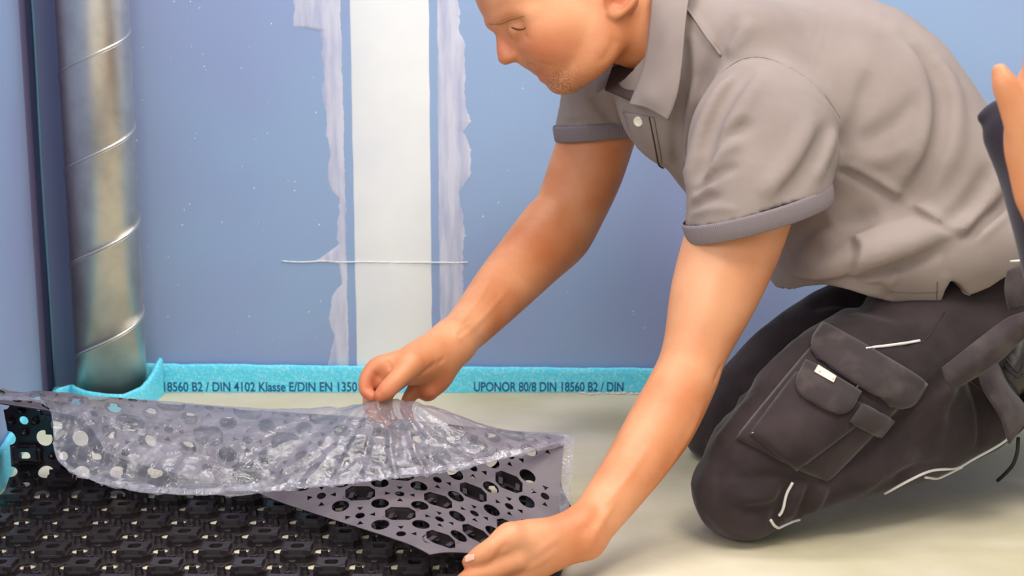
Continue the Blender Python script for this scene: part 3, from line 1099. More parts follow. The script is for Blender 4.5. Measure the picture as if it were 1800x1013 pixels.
def surface(model, h):
    """Naive surface nets on a sparse grid."""
    lo, hi = model.box()
    H0, B = h * 32, 8
    def centres(lo_i, size): return lo + (lo_i + .5) * size
    n0 = np.ceil((hi - lo) / H0).astype(int)
    I = np.stack(np.meshgrid(*[np.arange(k) for k in n0], indexing='ij'), -1).reshape(-1, 3)
    for div, size in ((4, H0), (1, H0 / 4)):
        C = centres(I, size)
        D = np.concatenate([model(c) for c in np.array_split(C, max(1, len(C) // 4000))])
        I = I[np.abs(D) < size * .5 * 1.7321 * (1.35 if div > 1 else 1.2) + (.012 if div > 1 else .004)]
        if div > 1:
            off = np.stack(np.meshgrid(*[np.arange(div)] * 3, indexing='ij'), -1).reshape(-1, 3)
            I = (I[:, None] * div + off[None]).reshape(-1, 3)
    size = H0 / 4
    C = centres(I, size); R = size * .5 * 1.7321
    near = np.stack([p.lower(C) < R + k + .02 for p, o, k in model.ops], 1)
    g = np.stack(np.meshgrid(*[np.arange(B + 1)] * 3, indexing='ij'), -1).reshape(-1, 3)
    vals = np.empty((len(I), B + 1, B + 1, B + 1), np.float32)
    for b in range(len(I)):
        X = lo + (I[b] * B + g) * h
        vals[b] = model(X, np.nonzero(near[b])[0], (C[b], R)).reshape(B + 1, B + 1, B + 1)
    S = vals < 0
    cnt = np.zeros((len(I), B, B, B), int)
    corners = [(x, y, z) for x in (0, 1) for y in (0, 1) for z in (0, 1)]
    for x, y, z in corners: cnt += S[:, x:x + B, y:y + B, z:z + B]
    act = (cnt > 0) & (cnt < 8)
    bi, cx, cy, cz = np.nonzero(act)
    cell = I[bi] * B + np.stack([cx, cy, cz], 1)
    cv = np.stack([vals[bi, cx + x, cy + y, cz + z] for x, y, z in corners], 1)
    acc = np.zeros((len(bi), 3)); num = np.zeros(len(bi))
    for a in range(8):
        for b in range(a + 1, 8):
            pa, pb = np.array(corners[a]), np.array(corners[b])
            if np.abs(pa - pb).sum() != 1: continue
            va, vb = cv[:, a], cv[:, b]
            m = (va < 0) != (vb < 0)
            t = va[m] / (va[m] - vb[m])
            acc[m] += pa + t[:, None] * (pb - pa); num[m] += 1
    verts = lo + (cell + acc / num[:, None]) * h
    big = 1 << 20
    code = (cell[:, 0] * big + cell[:, 1]) * big + cell[:, 2]
    order = np.argsort(code); sc = code[order]
    def find(c):
        k = (c[:, 0] * big + c[:, 1]) * big + c[:, 2]
        j = np.clip(np.searchsorted(sc, k), 0, len(sc) - 1)
        return np.where(sc[j] == k, order[j], -1)
    faces = []
    s0 = cv[:, 0] < 0
    for ax, ci in ((0, 4), (1, 2), (2, 1)):
        s1 = cv[:, ci] < 0
        m = s0 != s1
        c = cell[m]
        u, v = [(1, 2), (2, 0), (0, 1)][ax]
        eu, ev = np.eye(3, dtype=int)[u], np.eye(3, dtype=int)[v]
        q = np.stack([find(c), find(c - eu), find(c - eu - ev), find(c - ev)], 1)
        flip = ~s0[m]
        q[flip] = q[flip][:, ::-1]
        faces.append(q[(q >= 0).all(1)])
    faces = np.vstack(faces)
    return verts, faces


def relax(verts, faces, it=1, f=.5):
    e = np.vstack([faces[:, [0, 1]], faces[:, [1, 2]], faces[:, [2, 3]], faces[:, [3, 0]]])
    for _ in range(it):
        s = np.zeros_like(verts); n = np.zeros(len(verts))
        for k in range(3):
            s[:, k] = np.bincount(e[:, 0], verts[e[:, 1], k], len(verts)) + np.bincount(e[:, 1], verts[e[:, 0], k], len(verts))
        n = np.bincount(e[:, 0], minlength=len(verts)) + np.bincount(e[:, 1], minlength=len(verts))
        ok = n > 0
        verts[ok] += f * (s[ok] / n[ok, None] - verts[ok])
    return verts


def quads_obj(name, verts, faces, mat, parent=None):
    me = bpy.data.meshes.new(name)
    me.vertices.add(len(verts)); me.vertices.foreach_set('co', np.ascontiguousarray(verts, np.float32).ravel())
    me.loops.add(len(faces) * 4); me.loops.foreach_set('vertex_index', np.ascontiguousarray(faces, np.int32).ravel())
    me.polygons.add(len(faces)); me.polygons.foreach_set('loop_start', np.arange(0, len(faces) * 4, 4, dtype=np.int32))
    me.update(calc_edges=True); me.validate()
    me.polygons.foreach_set('use_smooth', np.ones(len(me.polygons), bool))
    me.materials.append(mat)
    return link(bpy.data.objects.new(name, me), parent)


def limb(rows, hint=VIEW, n=5):
    """rows: (px, py, depth, half width in px, half thickness in m)."""
    return Tube([(P(r[0], r[1], r[2]), r[4], r[3] * r[2] / F) for r in rows], hint, n)
# ------------------------------------------------------------------ the kneeling man: skin
body = Solid()
# trunk bar that carries head and arms under the shirt
body.add(limb([(1340, 240, 1.82, 62, .05), (1270, 200, 1.95, 85, .07), (1190, 165, 2.08, 80, .06), (1090, 140, 2.17, 58, .05)], hint=np.array([1.0, 0, .5])), .02)
body.add(limb([(1220, 160, 1.98, 85, .07), (1400, 240, 2.0, 110, .10), (1600, 350, 2.0, 95, .11)]), .02)
# near arm
body.add(limb([(1335, 240, 1.80, 84, .056), (1318, 330, 1.775, 86, .056), (1290, 420, 1.765, 86, .054), (1254, 520, 1.755, 77, .049), (1222, 615, 1.745, 58, .042),
               (1203, 668, 1.735, 57, .042), (1160, 750, 1.71, 59, .041), (1104, 835, 1.675, 51, .034), (1052, 905, 1.635, 44, .026), (1024, 938, 1.61, 42, .023)]), .02)
# far arm
body.add(limb([(1085, 140, 2.17, 64, .05), (1060, 210, 2.18, 66, .05), (1030, 300, 2.19, 66, .05), (1000, 372, 2.19, 62, .047), (975, 408, 2.175, 66, .046), (934, 452, 2.14, 60, .043),
               (884, 507, 2.09, 53, .038), (834, 564, 2.02, 43, .031), (796, 602, 1.965, 37, .025)]), .02)
# near hand: palm, thumb, four fingers closing on the mat edge
body.add(limb([(1024, 938, 1.61, 42, .023), (975, 958, 1.59, 44, .022), (925, 976, 1.575, 54, .019), (888, 996, 1.565, 54, .016)]), .02)
body.add(limb([(975, 950, 1.595, 30, .016), (930, 948, 1.575, 26, .016), (896, 946, 1.556, 22, .0145)]), .022)
body.add(limb([(898, 944, 1.556, 22, .0145), (868, 962, 1.545, 19, .0125), (842, 979, 1.545, 18, .0115), (824, 988, 1.548, 12, .009)]), .010)
body.add(limb([(905, 985, 1.555, 22, .014), (862, 1006, 1.545, 18, .011), (824, 1016, 1.545, 15, .0100), (808, 1026, 1.56, 12, .0085)]), .006)
body.add(limb([(900, 1012, 1.565, 20, .014), (855, 1036, 1.555, 17, .0105), (826, 1052, 1.56, 14, .0095), (822, 1064, 1.58, 12, .0085)]), .005)
body.add(limb([(905, 1036, 1.575, 18, .013), (866, 1062, 1.568, 15, .010), (842, 1078, 1.575, 13, .009), (838, 1088, 1.59, 11, .008)]), .005)
body.add(limb([(925, 1050, 1.585, 15, .012), (890, 1078, 1.58, 13, .009), (868, 1094, 1.585, 11, .008), (862, 1102, 1.6, 10, .007)]), .005)
# far hand: wrist and palm, heel of the hand, thumb pinching against the index, three fingers curled behind the film
body.add(limb([(796, 602, 1.965, 37, .025), (760, 630, 1.93, 40, .023), (718, 645, 1.90, 34, .022), (682, 652, 1.89, 24, .020)]), .02)
body.add(limb([(788, 622, 1.962, 24, .020), (772, 660, 1.945, 26, .021), (752, 686, 1.93, 20, .018)]), .015)
body.add(limb([(775, 615, 1.945, 28, .018), (748, 626, 1.915, 26, .018), (720, 643, 1.88, 20, .0155)]), .020)
body.add(limb([(722, 641, 1.88, 20, .0155), (697, 668, 1.858, 17, .0125), (679, 686, 1.85, 16, .0115), (668, 695, 1.848, 12, .009)]), .008)
body.add(limb([(695, 640, 1.89, 22, .017), (664, 644, 1.882, 17, .014), (645, 664, 1.876, 13, .011), (643, 686, 1.872, 12, .0095), (655, 698, 1.866, 9, .008)]), .006)
body.add(limb([(690, 655, 1.895, 20, .016), (668, 672, 1.886, 15, .012)]), .010)
body.add(limb([(684, 655, 1.908, 18, .014), (655, 678, 1.902, 13, .0105), (650, 712, 1.900, 12, .010), (664, 738, 1.893, 11, .0085), (682, 748, 1.888, 8, .007)]), .005)
body.add(limb([(706, 664, 1.918, 17, .013), (680, 695, 1.918, 12, .0105), (682, 732, 1.916, 12, .0095), (703, 750, 1.908, 9, .008)]), .005)
body.add(limb([(735, 676, 1.928, 15, .012), (714, 712, 1.932, 11, .009), (722, 744, 1.928, 10, .0085), (738, 756, 1.92, 8, .007)]), .005)
# ---- head (looking down to the left, seen from its left side)
HT = 1.95


def Hd(px, py, s=0.0):
    return P(px, py, HT) + np.array([0.0, -s, 0.0])


pxm = HT / F
hF = np.array([-.87, 0, -.5]); hU = np.array([-.5, 0, .87]); hL = np.array([0, -1.0, 0])
HAX = np.array([hF, hL, hU])


def htube(rows, n=5):
    """rows: px, py, side offset, half width px, half thickness m."""
    return Tube([(Hd(r[0], r[1], r[2]), r[4], r[3] * pxm) for r in rows], np.array([0, 1.0, 0]), n)


body.add(Ell(Hd(978, -58), (.126, .078, .108), HAX), .02)
body.add(htube([(925, 0, 0, 58, .066), (956, 58, 0, 64, .064), (988, 104, 0, 48, .050), (1003, 126, 0, 32, .034)]), .025)
for s in (1, -1):
    body.add(htube([(1070, 18, s * .052, 30, .022), (1060, 74, s * .050, 32, .021), (1032, 114, s * .041, 27, .018), (998, 138, s * .018, 19, .018)]), .022)
    body.add(Ell(Hd(985, 52, s * .046), (.052, .024, .040), HAX), .022)
body.add(htube([(1050, -30, 0, 88, .062), (1108, 36, 0, 80, .058), (1172, 80, 0, 62, .056), (1240, 140, 0, 75, .06)]), .022)
# nose
body.add(htube([(879, 46, 0, 8, .008), (884, 72, 0, 12, .0095), (888, 92, 0, 15, .0125), (888, 101, 0, 13, .0115)]), .008)
for s in (1, -1):
    body.add(htube([(893, 101, s * .008, 9, .007), (910, 94, s * .0155, 9, .0065), (920, 88, s * .0175, 8, .006)]), .006)
body.add(htube([(900, 98, 0, 9, .009), (922, 100, 0, 12, .014)]), .008)
# mouth, chin
body.add(htube([(926, 108, 0, 9, .018), (944, 119, 0, 9, .022)]), .010)
for s in (1, -1):
    body.add(htube([(946, 124, 0, 5.5, .006), (958, 124, s * .015, 5.5, .006), (974, 123, s * .027, 4, .004)]), .006)
    body.add(htube([(956, 136, 0, 6.5, .007), (966, 131, s * .015, 6, .006), (976, 126, s * .026, 4, .004)]), .006)
    body.ridge([Hd(949, 130), Hd(956, 129, s * .010), Hd(966, 127, s * .0215), Hd(978, 124, s * .034)], -.0035, .0028)
body.add(Ell(Hd(984, 143), (.019, .021, .017), HAX), .012)
# brow ridge, eyes
for s in (1, -1):
    body.add(htube([(868, 38, 0, 8, .008), (878, 34, s * .020, 9, .009), (902, 27, s * .042, 9, .009), (936, 24, s * .057, 8, .009)]), .014)
    body.sub(Ell(Hd(896, 58, s * .046), (.019, .017, .013), HAX), .022)
    body.add(Ell(Hd(914, 49, s * .036), (.0175, .0145, .0125), HAX), .012)
    body.ridge([Hd(897, 46, s * .042), Hd(904, 50, s * .049), Hd(914, 53, s * .053), Hd(932, 46, s * .056)], -.0020, .0018)
    body.ridge([Hd(912, 57, s * .052), Hd(925, 66, s * .056), Hd(942, 70, s * .060)], -.0012, .0035)
    body.ridge([Hd(896, 40, s * .042), Hd(908, 39, s * .052), Hd(922, 38, s * .056), Hd(936, 38, s * .058)], -.0016, .0018)
    # fold from nose to mouth corner
    body.ridge([Hd(926, 84, s * .026), Hd(940, 95, s * .036), Hd(958, 108, s * .041), Hd(980, 118, s * .041)], -.0032, .0055)
    # ear
    er = [(1064, 14, .072), (1063, -8, .079), (1072, -34, .086), (1094, -50, .090), (1112, -36, .090), (1112, -8, .087), (1098, 14, .082), (1078, 30, .076), (1067, 27, .073)]
    body.add(Tube([(Hd(x, y, s * z), .0052, .0052) for x, y, z in er], np.array([0, 1.0, 0]), 4), .004)
    body.add(Ell(Hd(1088, -10, s * .074), (.019, .007, .030), HAX), .006)
    body.add(Ell(Hd(1074, 24, s * .074), (.009, .006, .009), HAX), .005)
    body.add(Ell(Hd(1066, -6, s * .074), (.005, .007, .008), HAX), .005)
# tendons, veins and creases found on the skin
def surface_lines(model, rows, sub=3):
    qs = [catmull(np.array(r[0], float), sub) for r in rows]
    X = model.trace(np.vstack(qs))
    k = 0
    for r, q in zip(rows, qs):
        x = X[k:k + len(q)]; k += len(q)
        x = x[~np.isnan(x).any(1)]
        if len(x) > 2: model.ridge(x, r[1], r[2])


surface_lines(body, (
        ([(870, 470), (845, 520), (815, 560), (795, 590)], .0016, .004),
        ([(900, 500), (862, 545), (822, 585), (800, 600)], .0014, .0035),
        ([(840, 565), (815, 575), (800, 590), (812, 600)], .0012, .0025),
        ([(783, 628), (776, 634), (768, 640)], -.0020, .0025),
        ([(770, 636), (745, 655), (722, 672)], -.0030, .0035),
        ([(678, 632), (684, 642), (688, 650)], -.0022, .0026),
        ([(655, 652), (664, 662), (672, 668)], -.0018, .0022),
        ([(645, 682), (652, 688), (660, 692)], -.0016, .0020),
        ([(1268, 640), (1262, 660), (1254, 672)], -.0030, .004),
        ([(1240, 700), (1215, 760), (1170, 830), (1120, 890)], .0018, .006),
        ([(1150, 770), (1110, 830), (1075, 875), (1050, 900)], .0016, .005),
        ([(1090, 870), (1060, 915), (1035, 965), (1020, 1000)], .0018, .004),
        ([(1060, 880), (1040, 920), (1015, 945)], -.0018, .006),
        ([(990, 940), (960, 960), (930, 985)], .0012, .004),
        ([(985, 965), (955, 985), (920, 1005)], .0012, .004),
        ([(892, 955), (882, 966), (868, 985)], -.0025, .003),
        ([(849, 963), (853, 972), (856, 984)], -.0012, .0016),
        ([(855, 960), (859, 970), (861, 980)], -.0010, .0014),
        ([(1275, 440), (1250, 520), (1232, 600)], .002, .012),
        ([(1080, 60), (1072, 90), (1050, 115)], -.002, .006)))

verts, faces = surface(body, .0024)
verts = relax(verts, faces, 1, .4)
# skin
sk = bpy.data.materials.new('warm_skin'); sk.use_nodes = True
nt = sk.node_tree; b = nt.nodes['Principled BSDF']
b.inputs['Roughness'].default_value = .48
b.inputs['Subsurface Weight'].default_value = .12
b.inputs['Subsurface Radius'].default_value = (.010, .004, .002)
b.inputs['Subsurface Scale'].default_value = .6
tc = nt.nodes.new('ShaderNodeTexCoord')
n = nt.nodes.new('ShaderNodeTexNoise'); n.inputs['Scale'].default_value = 11; n.inputs['Detail'].default_value = 5
nt.links.new(tc.outputs['Object'], n.inputs['Vector'])
r = nt.nodes.new('ShaderNodeValToRGB')
r.color_ramp.elements[0].position = .34; r.color_ramp.elements[0].color = rgb(220, 152, 108)
r.color_ramp.elements[1].position = .70; r.color_ramp.elements[1].color = rgb(196, 116, 68)
nt.links.new(n.outputs['Fac'], r.inputs['Fac'])
prev = r.outputs['Color']
for att, colr in (('stubble', rgb(156, 104, 66)), ('blush', rgb(206, 102, 72)), ('pale', rgb(240, 186, 146))):
    a = nt.nodes.new('ShaderNodeAttribute'); a.attribute_name = att
    mx = nt.nodes.new('ShaderNodeMix'); mx.data_type = 'RGBA'
    mx.inputs['B'].default_value = colr
    fac = a.outputs['Fac']
    if att == 'stubble':
        s2 = nt.nodes.new('ShaderNodeTexNoise'); s2.inputs['Scale'].default_value = 420; s2.inputs['Detail'].default_value = 2
        nt.links.new(tc.outputs['Object'], s2.inputs['Vector'])
        ml = nt.nodes.new('ShaderNodeMath'); ml.operation = 'MULTIPLY'
        mp = nt.nodes.new('ShaderNodeMapRange'); mp.inputs['From Min'].default_value = .35; mp.inputs['From Max'].default_value = .62
        nt.links.new(s2.outputs['Fac'], mp.inputs['Value'])
        nt.links.new(mp.outputs[0], ml.inputs[0]); nt.links.new(fac, ml.inputs[1]); fac = ml.outputs[0]
    nt.links.new(fac, mx.inputs['Factor']); nt.links.new(prev, mx.inputs['A'])
    prev = mx.outputs['Result']
nt.links.new(prev, b.inputs['Base Color'])
bp = nt.nodes.new('ShaderNodeBump'); bp.inputs['Strength'].default_value = .12; bp.inputs['Distance'].default_value = .002
n3 = nt.nodes.new('ShaderNodeTexNoise'); n3.inputs['Scale'].default_value = 260; n3.inputs['Detail'].default_value = 3
nt.links.new(tc.outputs['Object'], n3.inputs['Vector']); nt.links.new(n3.outputs['Fac'], bp.inputs['Height'])
nt.links.new(bp.outputs[0], b.inputs['Normal'])
M['skin'] = sk
person = quads_obj('person', verts, faces, sk)
tag(person, 'kneeling man in grey polo shirt and black work trousers peeling the film', 'person')


def soft(c, r):
    return np.exp(-((verts - c) ** 2).sum(1) / r ** 2)


def attr(name, val):
    me = person.data
    a = me.attributes.new(name, 'FLOAT', 'POINT')
    a.data.foreach_set('value', np.clip(val, 0, 1).astype(np.float32))


side = np.array([0, .03, 0])
st = sum(soft(Hd(x, y, s), .017) for x, y in ((985, 150), (1005, 146), (1030, 134), (1000, 132), (962, 142)) for s in (0, .018, .034, -.02, -.034)) * .55
st = st + sum(soft(Hd(x, y, s), .009) for x, y in ((926, 112), (938, 118), (952, 120)) for s in (0, .014, .026, -.015)) * .8
st = st + sum(soft(Hd(x, y, .045), .022) for x, y in ((1040, 118), (1055, 90))) * .3
attr('stubble', st * .8)
bl = sum(soft(Hd(x, y, s), .018) for x, y in ((888, 98), (884, 75)) for s in (0, .012)) * .16 + soft(Hd(960, 80, .055), .03) * .4 + soft(Hd(1075, -5, .08), .02) * .7 \
    + sum(soft(P(x, y, t), .02) for x, y, t in ((648, 690, 1.87), (655, 650, 1.88), (770, 690, 1.93), (668, 695, 1.85))) * .5 + soft(P(822, 988, 1.545), .012) * .4 \
    + soft(Hd(950, 128, .008), .010) * .5 + soft(Hd(960, 130, .02), .010) * .4
attr('blush', bl)
pa = soft(P(1250, 500, 1.70), .07) * .5 + soft(P(940, 940, 1.55), .04) * .4
attr('pale', pa)
BODY_BVH = BVHTree.FromPolygons([tuple(v) for v in verts], [tuple(map(int, f)) for f in faces])


# ------------------------------------------------------------------ things laid on a surface: cast pixel outlines on to it
def cast(bvh, px, py):
    d = ray(px, py); d = d / np.linalg.norm(d)
    h = bvh.ray_cast(Vector((0, 0, CAM_Z)), Vector(d))
    return (None, None) if h[0] is None else (np.array(h[0]), np.array(h[1]))


def cast_line(bvh, pix, sub=5, off=.001):
    q = catmull(np.array(pix, float), sub)
    out = []
    for x, y in q:
        p, n = cast(bvh, x, y)
        if p is None or (out and np.linalg.norm(out[-1] - p) > .05):
            if not out: continue
            d = ray(x, y); k = ((out[-1] - np.array([0, 0, CAM_Z])) @ d) / (d @ d)
            loc, nrm, _, _ = bvh.find_nearest(Vector(np.array([0, 0, CAM_Z]) + d * k))
            p, n = np.array(loc), np.array(nrm)
        out.append(p + n * off)
    return np.array(out)


def stripe(name, bvh, pix, r, mat, parent, off=.0012, sides=6, sub=6):
    L = cast_line(bvh, pix, sub, off)
    if len(L) < 3: return None
    for _ in range(2):
        L[1:-1] = (L[:-2] + 2 * L[1:-1] + L[2:]) / 4
    return mesh_obj(name, *sweep(L, r, sides), mat, parent)


# eyebrows and lash lines
for s in (1, -1):
    for nm, rows, r, mm_ in (('eyebrow', [(868, 38, .012), (882, 36, .030), (898, 32.5, .046), (912, 29, .055), (926, 27, .060)], [.0008, .0020, .0022, .0014, .0005], 'brow'),
                             ('eyelash_line', [(899, 48.5, .044), (904, 51, .049), (911, 53, .052), (920, 52, .054), (929, 48, .056)], [.0006, .0013, .0013, .0007, .0004], 'lash')):
        pts = []
        for x, y, z in rows:
            c = Hd(x, y, s * z)
            loc, nrm, _, _ = BODY_BVH.find_nearest(Vector(c))
            pts.append(np.array(loc) + np.array(nrm) * .0006)
        mesh_obj(nm, *sweep(catmull(pts, 5), np.interp(np.linspace(0, 1, 21), np.linspace(0, 1, 5), r), 6), M[mm_], person)
# thumb nail of the near hand
gp = np.empty((7, 6, 3))
for i in range(7):
    for j in range(6):
        a, c = i / 6, j / 5
        w_ = 5.2 + 1.2 * math.sin(math.pi * min(a * 1.3, 1))
        x = 817 + a * 17; y = 984 - a * 4.5 + (c - .5) * w_ * 1.9
        p, nrm = cast(BODY_BVH, x, y)
        if p is None:
            p, nrm = gp[i, j - 1] if j else gp[i - 1, j], np.zeros(3)
        gp[i, j] = p + nrm * .0004
sheet('thumb_nail', gp, .0004, M['nail'], person, flip=True)
# short hair cap (above the frame)
hair = Solid()
hair.add(Ell(Hd(985, -64), (.131, .083, .112), HAX), .01)
hair.sub(Plane(Hd(960, -20), hF * .62 - hU * .9), .01)
hair.sub(Ell(Hd(845, 0), (.062, .12, .075), HAX), .02)
hv, hf = surface(hair, .006)
quads_obj('hair', hv, hf, M['hair'], person)
# ------------------------------------------------------------------ polo shirt
shirt = Solid()
HT_ = 1.79                                   # depth of the near flank, where the hem line is read


def xz(px, py, t=HT_):
    p = P(px, py, t); return (p[0], p[2])


# hem skirt first, cut along the hem with the side vent, then trunk and sleeves on top of it
hem = [(1330, 470), (1386, 500), (1394, 538), (1402, 546), (1424, 526), (1460, 508), (1492, 508), (1530, 521), (1570, 532), (1656, 537), (1659, 512), (1664, 489), (1682, 500), (1703, 523), (1740, 507), (1800, 455), (1900, 380), (2000, 700), (1700, 1100), (1200, 1000)]
skirt = Solid()
skirt.add(limb([(1475, 468, 1.955, 118, .190), (1590, 446, 1.957, 150, .200), (1690, 436, 1.965, 148, .205), (1780, 440, 1.975, 132, .205), (1870, 450, 1.99, 112, .200)]), .01)
skirt.sub(Poly([xz(*q) for q in hem]), .003)
shirt.add(limb([(1245, 148, 1.985, 165, .150), (1345, 195, 1.99, 216, .196), (1450, 240, 1.99, 243, .215), (1540, 295, 1.99, 222, .222), (1625, 342, 1.99, 174, .222), (1720, 385, 1.99, 140, .212), (1850, 430, 2.0, 120, .205)]), .008)
shirt.add(limb([(1330, 110, 1.86, 110, .07), (1250, 110, 1.98, 120, .09), (1150, 100, 2.1, 95, .08)], hint=np.array([1.0, 0, .5])), .05)
shirt.add(limb([(1365, 448, 1.815, 34, .045), (1445, 460, 1.795, 36, .045), (1560, 432, 1.785, 34, .042), (1665, 402, 1.79, 24, .035)]), .06)
# sleeves
sl_near = limb([(1352, 160, 1.84, 100, .070), (1345, 235, 1.79, 131, .080), (1332, 310, 1.765, 128, .079), (1324, 385, 1.752, 121, .074), (1318, 440, 1.745, 118, .072)])
shirt.add(sl_near, .016)
sl_far = limb([(1130, 85, 2.10, 85, .07), (1074, 150, 2.16, 90, .07), (1038, 215, 2.18, 62, .062), (1025, 260, 2.185, 56, .058), (1015, 300, 2.19, 54, .056)])
shirt.add(sl_far, .02)
# cut the sleeves at their cuffs and the neck opening
cuff_near_c, cuff_near_n = P(1324, 366, 1.75), None
a_, b_ = P(1205, 398, 1.75), P(1447, 331, 1.75)
e_ = (b_ - a_) / np.linalg.norm(b_ - a_)
cuff_near_n = np.array([-e_[2], 0.0, e_[0]]) * -1.0
if cuff_near_n[2] > 0: cuff_near_n = -cuff_near_n
a2_, b2_ = P(974, 226, 2.18), P(1084, 216, 2.18)
e2_ = (b2_ - a2_) / np.linalg.norm(b2_ - a2_)
cuff_far_n = np.array([e2_[2], 0.0, -e2_[0]])
if cuff_far_n[2] > 0: cuff_far_n = -cuff_far_n


class Near:
    """Cut below a plane, but only inside a ball."""
    def __init__(self, p, n, c, r): self.pl, self.b = Plane(p, n), Ell(c, (r, r, r))
    def lower(self, C): return np.maximum(self.pl(C), self.b(C))
    def bounds(self): return None
    def __call__(self, X, near=None): return np.maximum(self.pl(X), self.b(X))


class Sub:
    """A solid used as a single shape inside another."""
    def __init__(self, solid): self.s = solid
    def lower(self, C): return self.s(C) - .02
    def bounds(self): return self.s.box()
    def __call__(self, X, near=None): return self.s(X, None, near)


shirt.sub(Near(cuff_near_c, cuff_near_n, P(1318, 450, 1.745), .145), .002)
shirt.sub(Near(P(1030, 221, 2.18), cuff_far_n, P(1015, 300, 2.19), .105), .002)
shirt.sub(limb([(1010, -20, 1.95, 120, .085), (1085, 50, 1.95, 104, .078), (1118, 92, 1.955, 70, .07), (1138, 118, 1.955, 46, .055), (1150, 138, 1.95, 34, .045)]), .006)
shirt.add(Sub(skirt), .004)
shirt.sub(Plane(P(1848, 400, 2.0), np.array([.87, 0, -.5])), .004)
# folds and seams, drawn on the cloth: pixel path, height (negative = sunk), width
folds = [
    # armhole seam, shoulder strip, side seam
    ([(1268, 128), (1300, 106), (1342, 101), (1400, 125), (1448, 165), (1476, 207)], -.0035, .0035),
    ([(1205, 12), (1222, 34), (1245, 68), (1270, 100)], .0022, .0050),
    ([(1470, 298), (1510, 312), (1560, 343), (1620, 380), (1688, 415)], -.0075, .0050),
    ([(1475, 290), (1515, 303), (1565, 334), (1625, 371), (1692, 406)], .0035, .0070),
    # big vertical drape folds on the back
    ([(1600, 70), (1640, 120), (1655, 190), (1640, 270), (1600, 345), (1560, 380)], -.0100, .0110),
    ([(1570, 60), (1612, 120), (1628, 200), (1615, 270), (1580, 335)], .0060, .0130),
    ([(1640, 90), (1672, 140), (1682, 200), (1668, 280), (1630, 350)], .0050, .0120),
    ([(1530, 120), (1515, 190), (1490, 240), (1478, 270)], -.0060, .0100),
    ([(1480, 250), (1540, 235), (1590, 200), (1620, 160)], -.0035, .0120),
    ([(1500, 285), (1560, 280), (1610, 250)], .0030, .0100),
    # gathers by the waist on the right
    ([(1800, 320), (1760, 360), (1725, 395), (1695, 420)], -.0110, .0070),
    ([(1795, 335), (1770, 372), (1740, 400), (1705, 428)], .0040, .0060),
    ([(1745, 285), (1725, 330), (1690, 375), (1650, 400)], -.0070, .0110),
    ([(1770, 290), (1750, 335), (1715, 380), (1680, 408)], .0060, .0100),
    # belly folds
    ([(1550, 370), (1500, 400), (1450, 440), (1400, 470)], -.0050, .0140),
    ([(1440, 360), (1420, 400), (1390, 430)], .0030, .0120),
    ([(1672, 438), (1600, 461), (1520, 484), (1440, 502), (1372, 490)], -.0110, .0060),
    ([(1660, 415), (1590, 440), (1515, 462), (1440, 478), (1375, 466)], .0060, .0140),
    # skirt creases
    ([(1400, 500), (1425, 510), (1460, 500)], -.0060, .0050),
    ([(1500, 485), (1498, 498), (1530, 505), (1570, 500)], -.0060, .0050),
    ([(1545, 500), (1560, 520), (1565, 530)], -.0050, .0040),
    ([(1580, 470), (1570, 490), (1545, 512)], .0040, .0060),
    ([(1665, 440), (1662, 465), (1664, 488)], -.0040, .0025),
    # sleeve folds
    ([(1325, 112), (1290, 150), (1255, 215), (1238, 280), (1225, 330)], -.0120, .0100),
    ([(1300, 125), (1262, 165), (1232, 230), (1215, 290), (1208, 340)], .0080, .0100),
    ([(1340, 130), (1310, 180), (1275, 240), (1240, 275), (1220, 300)], .0060, .0100),
    ([(1330, 215), (1290, 230), (1255, 265), (1222, 310)], -.0070, .0090),
    ([(1310, 245), (1262, 275), (1225, 330)], .0050, .0070),
    ([(1300, 290), (1255, 310), (1218, 345)], -.0060, .0055),
    ([(1260, 325), (1235, 335), (1212, 355)], .0040, .0045),
    ([(1270, 345), (1240, 352), (1212, 368)], -.0050, .0045),
    ([(1300, 368), (1250, 368), (1215, 378)], .0035, .0040),
    ([(1460, 215), (1430, 270), (1400, 320), (1365, 352)], -.0080, .0090),
    ([(1430, 200), (1405, 260), (1370, 315), (1330, 350)], .0050, .0120),
    ([(1472, 225), (1452, 275), (1430, 320)], .0050, .0080),
    # chest folds between collar and sleeve
    ([(1205, 60), (1202, 140), (1190, 220), (1190, 290), (1205, 350)], -.0120, .0070),
    ([(1225, 130), (1212, 200), (1205, 260), (1206, 330)], .0060, .0070),
    ([(1290, 20), (1270, 70), (1248, 120), (1228, 170)], -.0050, .0100),
    ([(1320, 30), (1300, 70), (1275, 100)], .0040, .0100),
    ([(1180, 230), (1195, 280), (1208, 340)], -.0040, .0050),
    # far side
    ([(1035, 165), (1060, 195), (1085, 225)], -.0060, .0060),
    ([(1058, 150), (1080, 190), (1095, 225)], .0060, .0060),
    ([(990, 218), (1020, 214), (1060, 208)], -.0030, .0040),
]
folds = [(q, a * 1.7, w * 1.05) for q, a, w in folds]
surface_lines(shirt, folds)


def cloth_noise(X):
    q = X + .03 * np.stack([vnoise(X, 7, 31), vnoise(X, 7, 32), vnoise(X, 7, 33)], 1)
    return .0022 * vnoise(q, 11, 34) + .0012 * vnoise(q, 27, 35)


shirt.post = cloth_noise
sv_, sf_ = surface(shirt, .0038)
sv_ = relax(sv_, sf_, 1, .4)
polo = quads_obj('polo_shirt', sv_, sf_, M['shirt'], person)
polo['label'] = 'loose grey short-sleeved polo shirt'
POLO_BVH = BVHTree.FromPolygons([tuple(v) for v in sv_], [tuple(map(int, f)) for f in sf_])


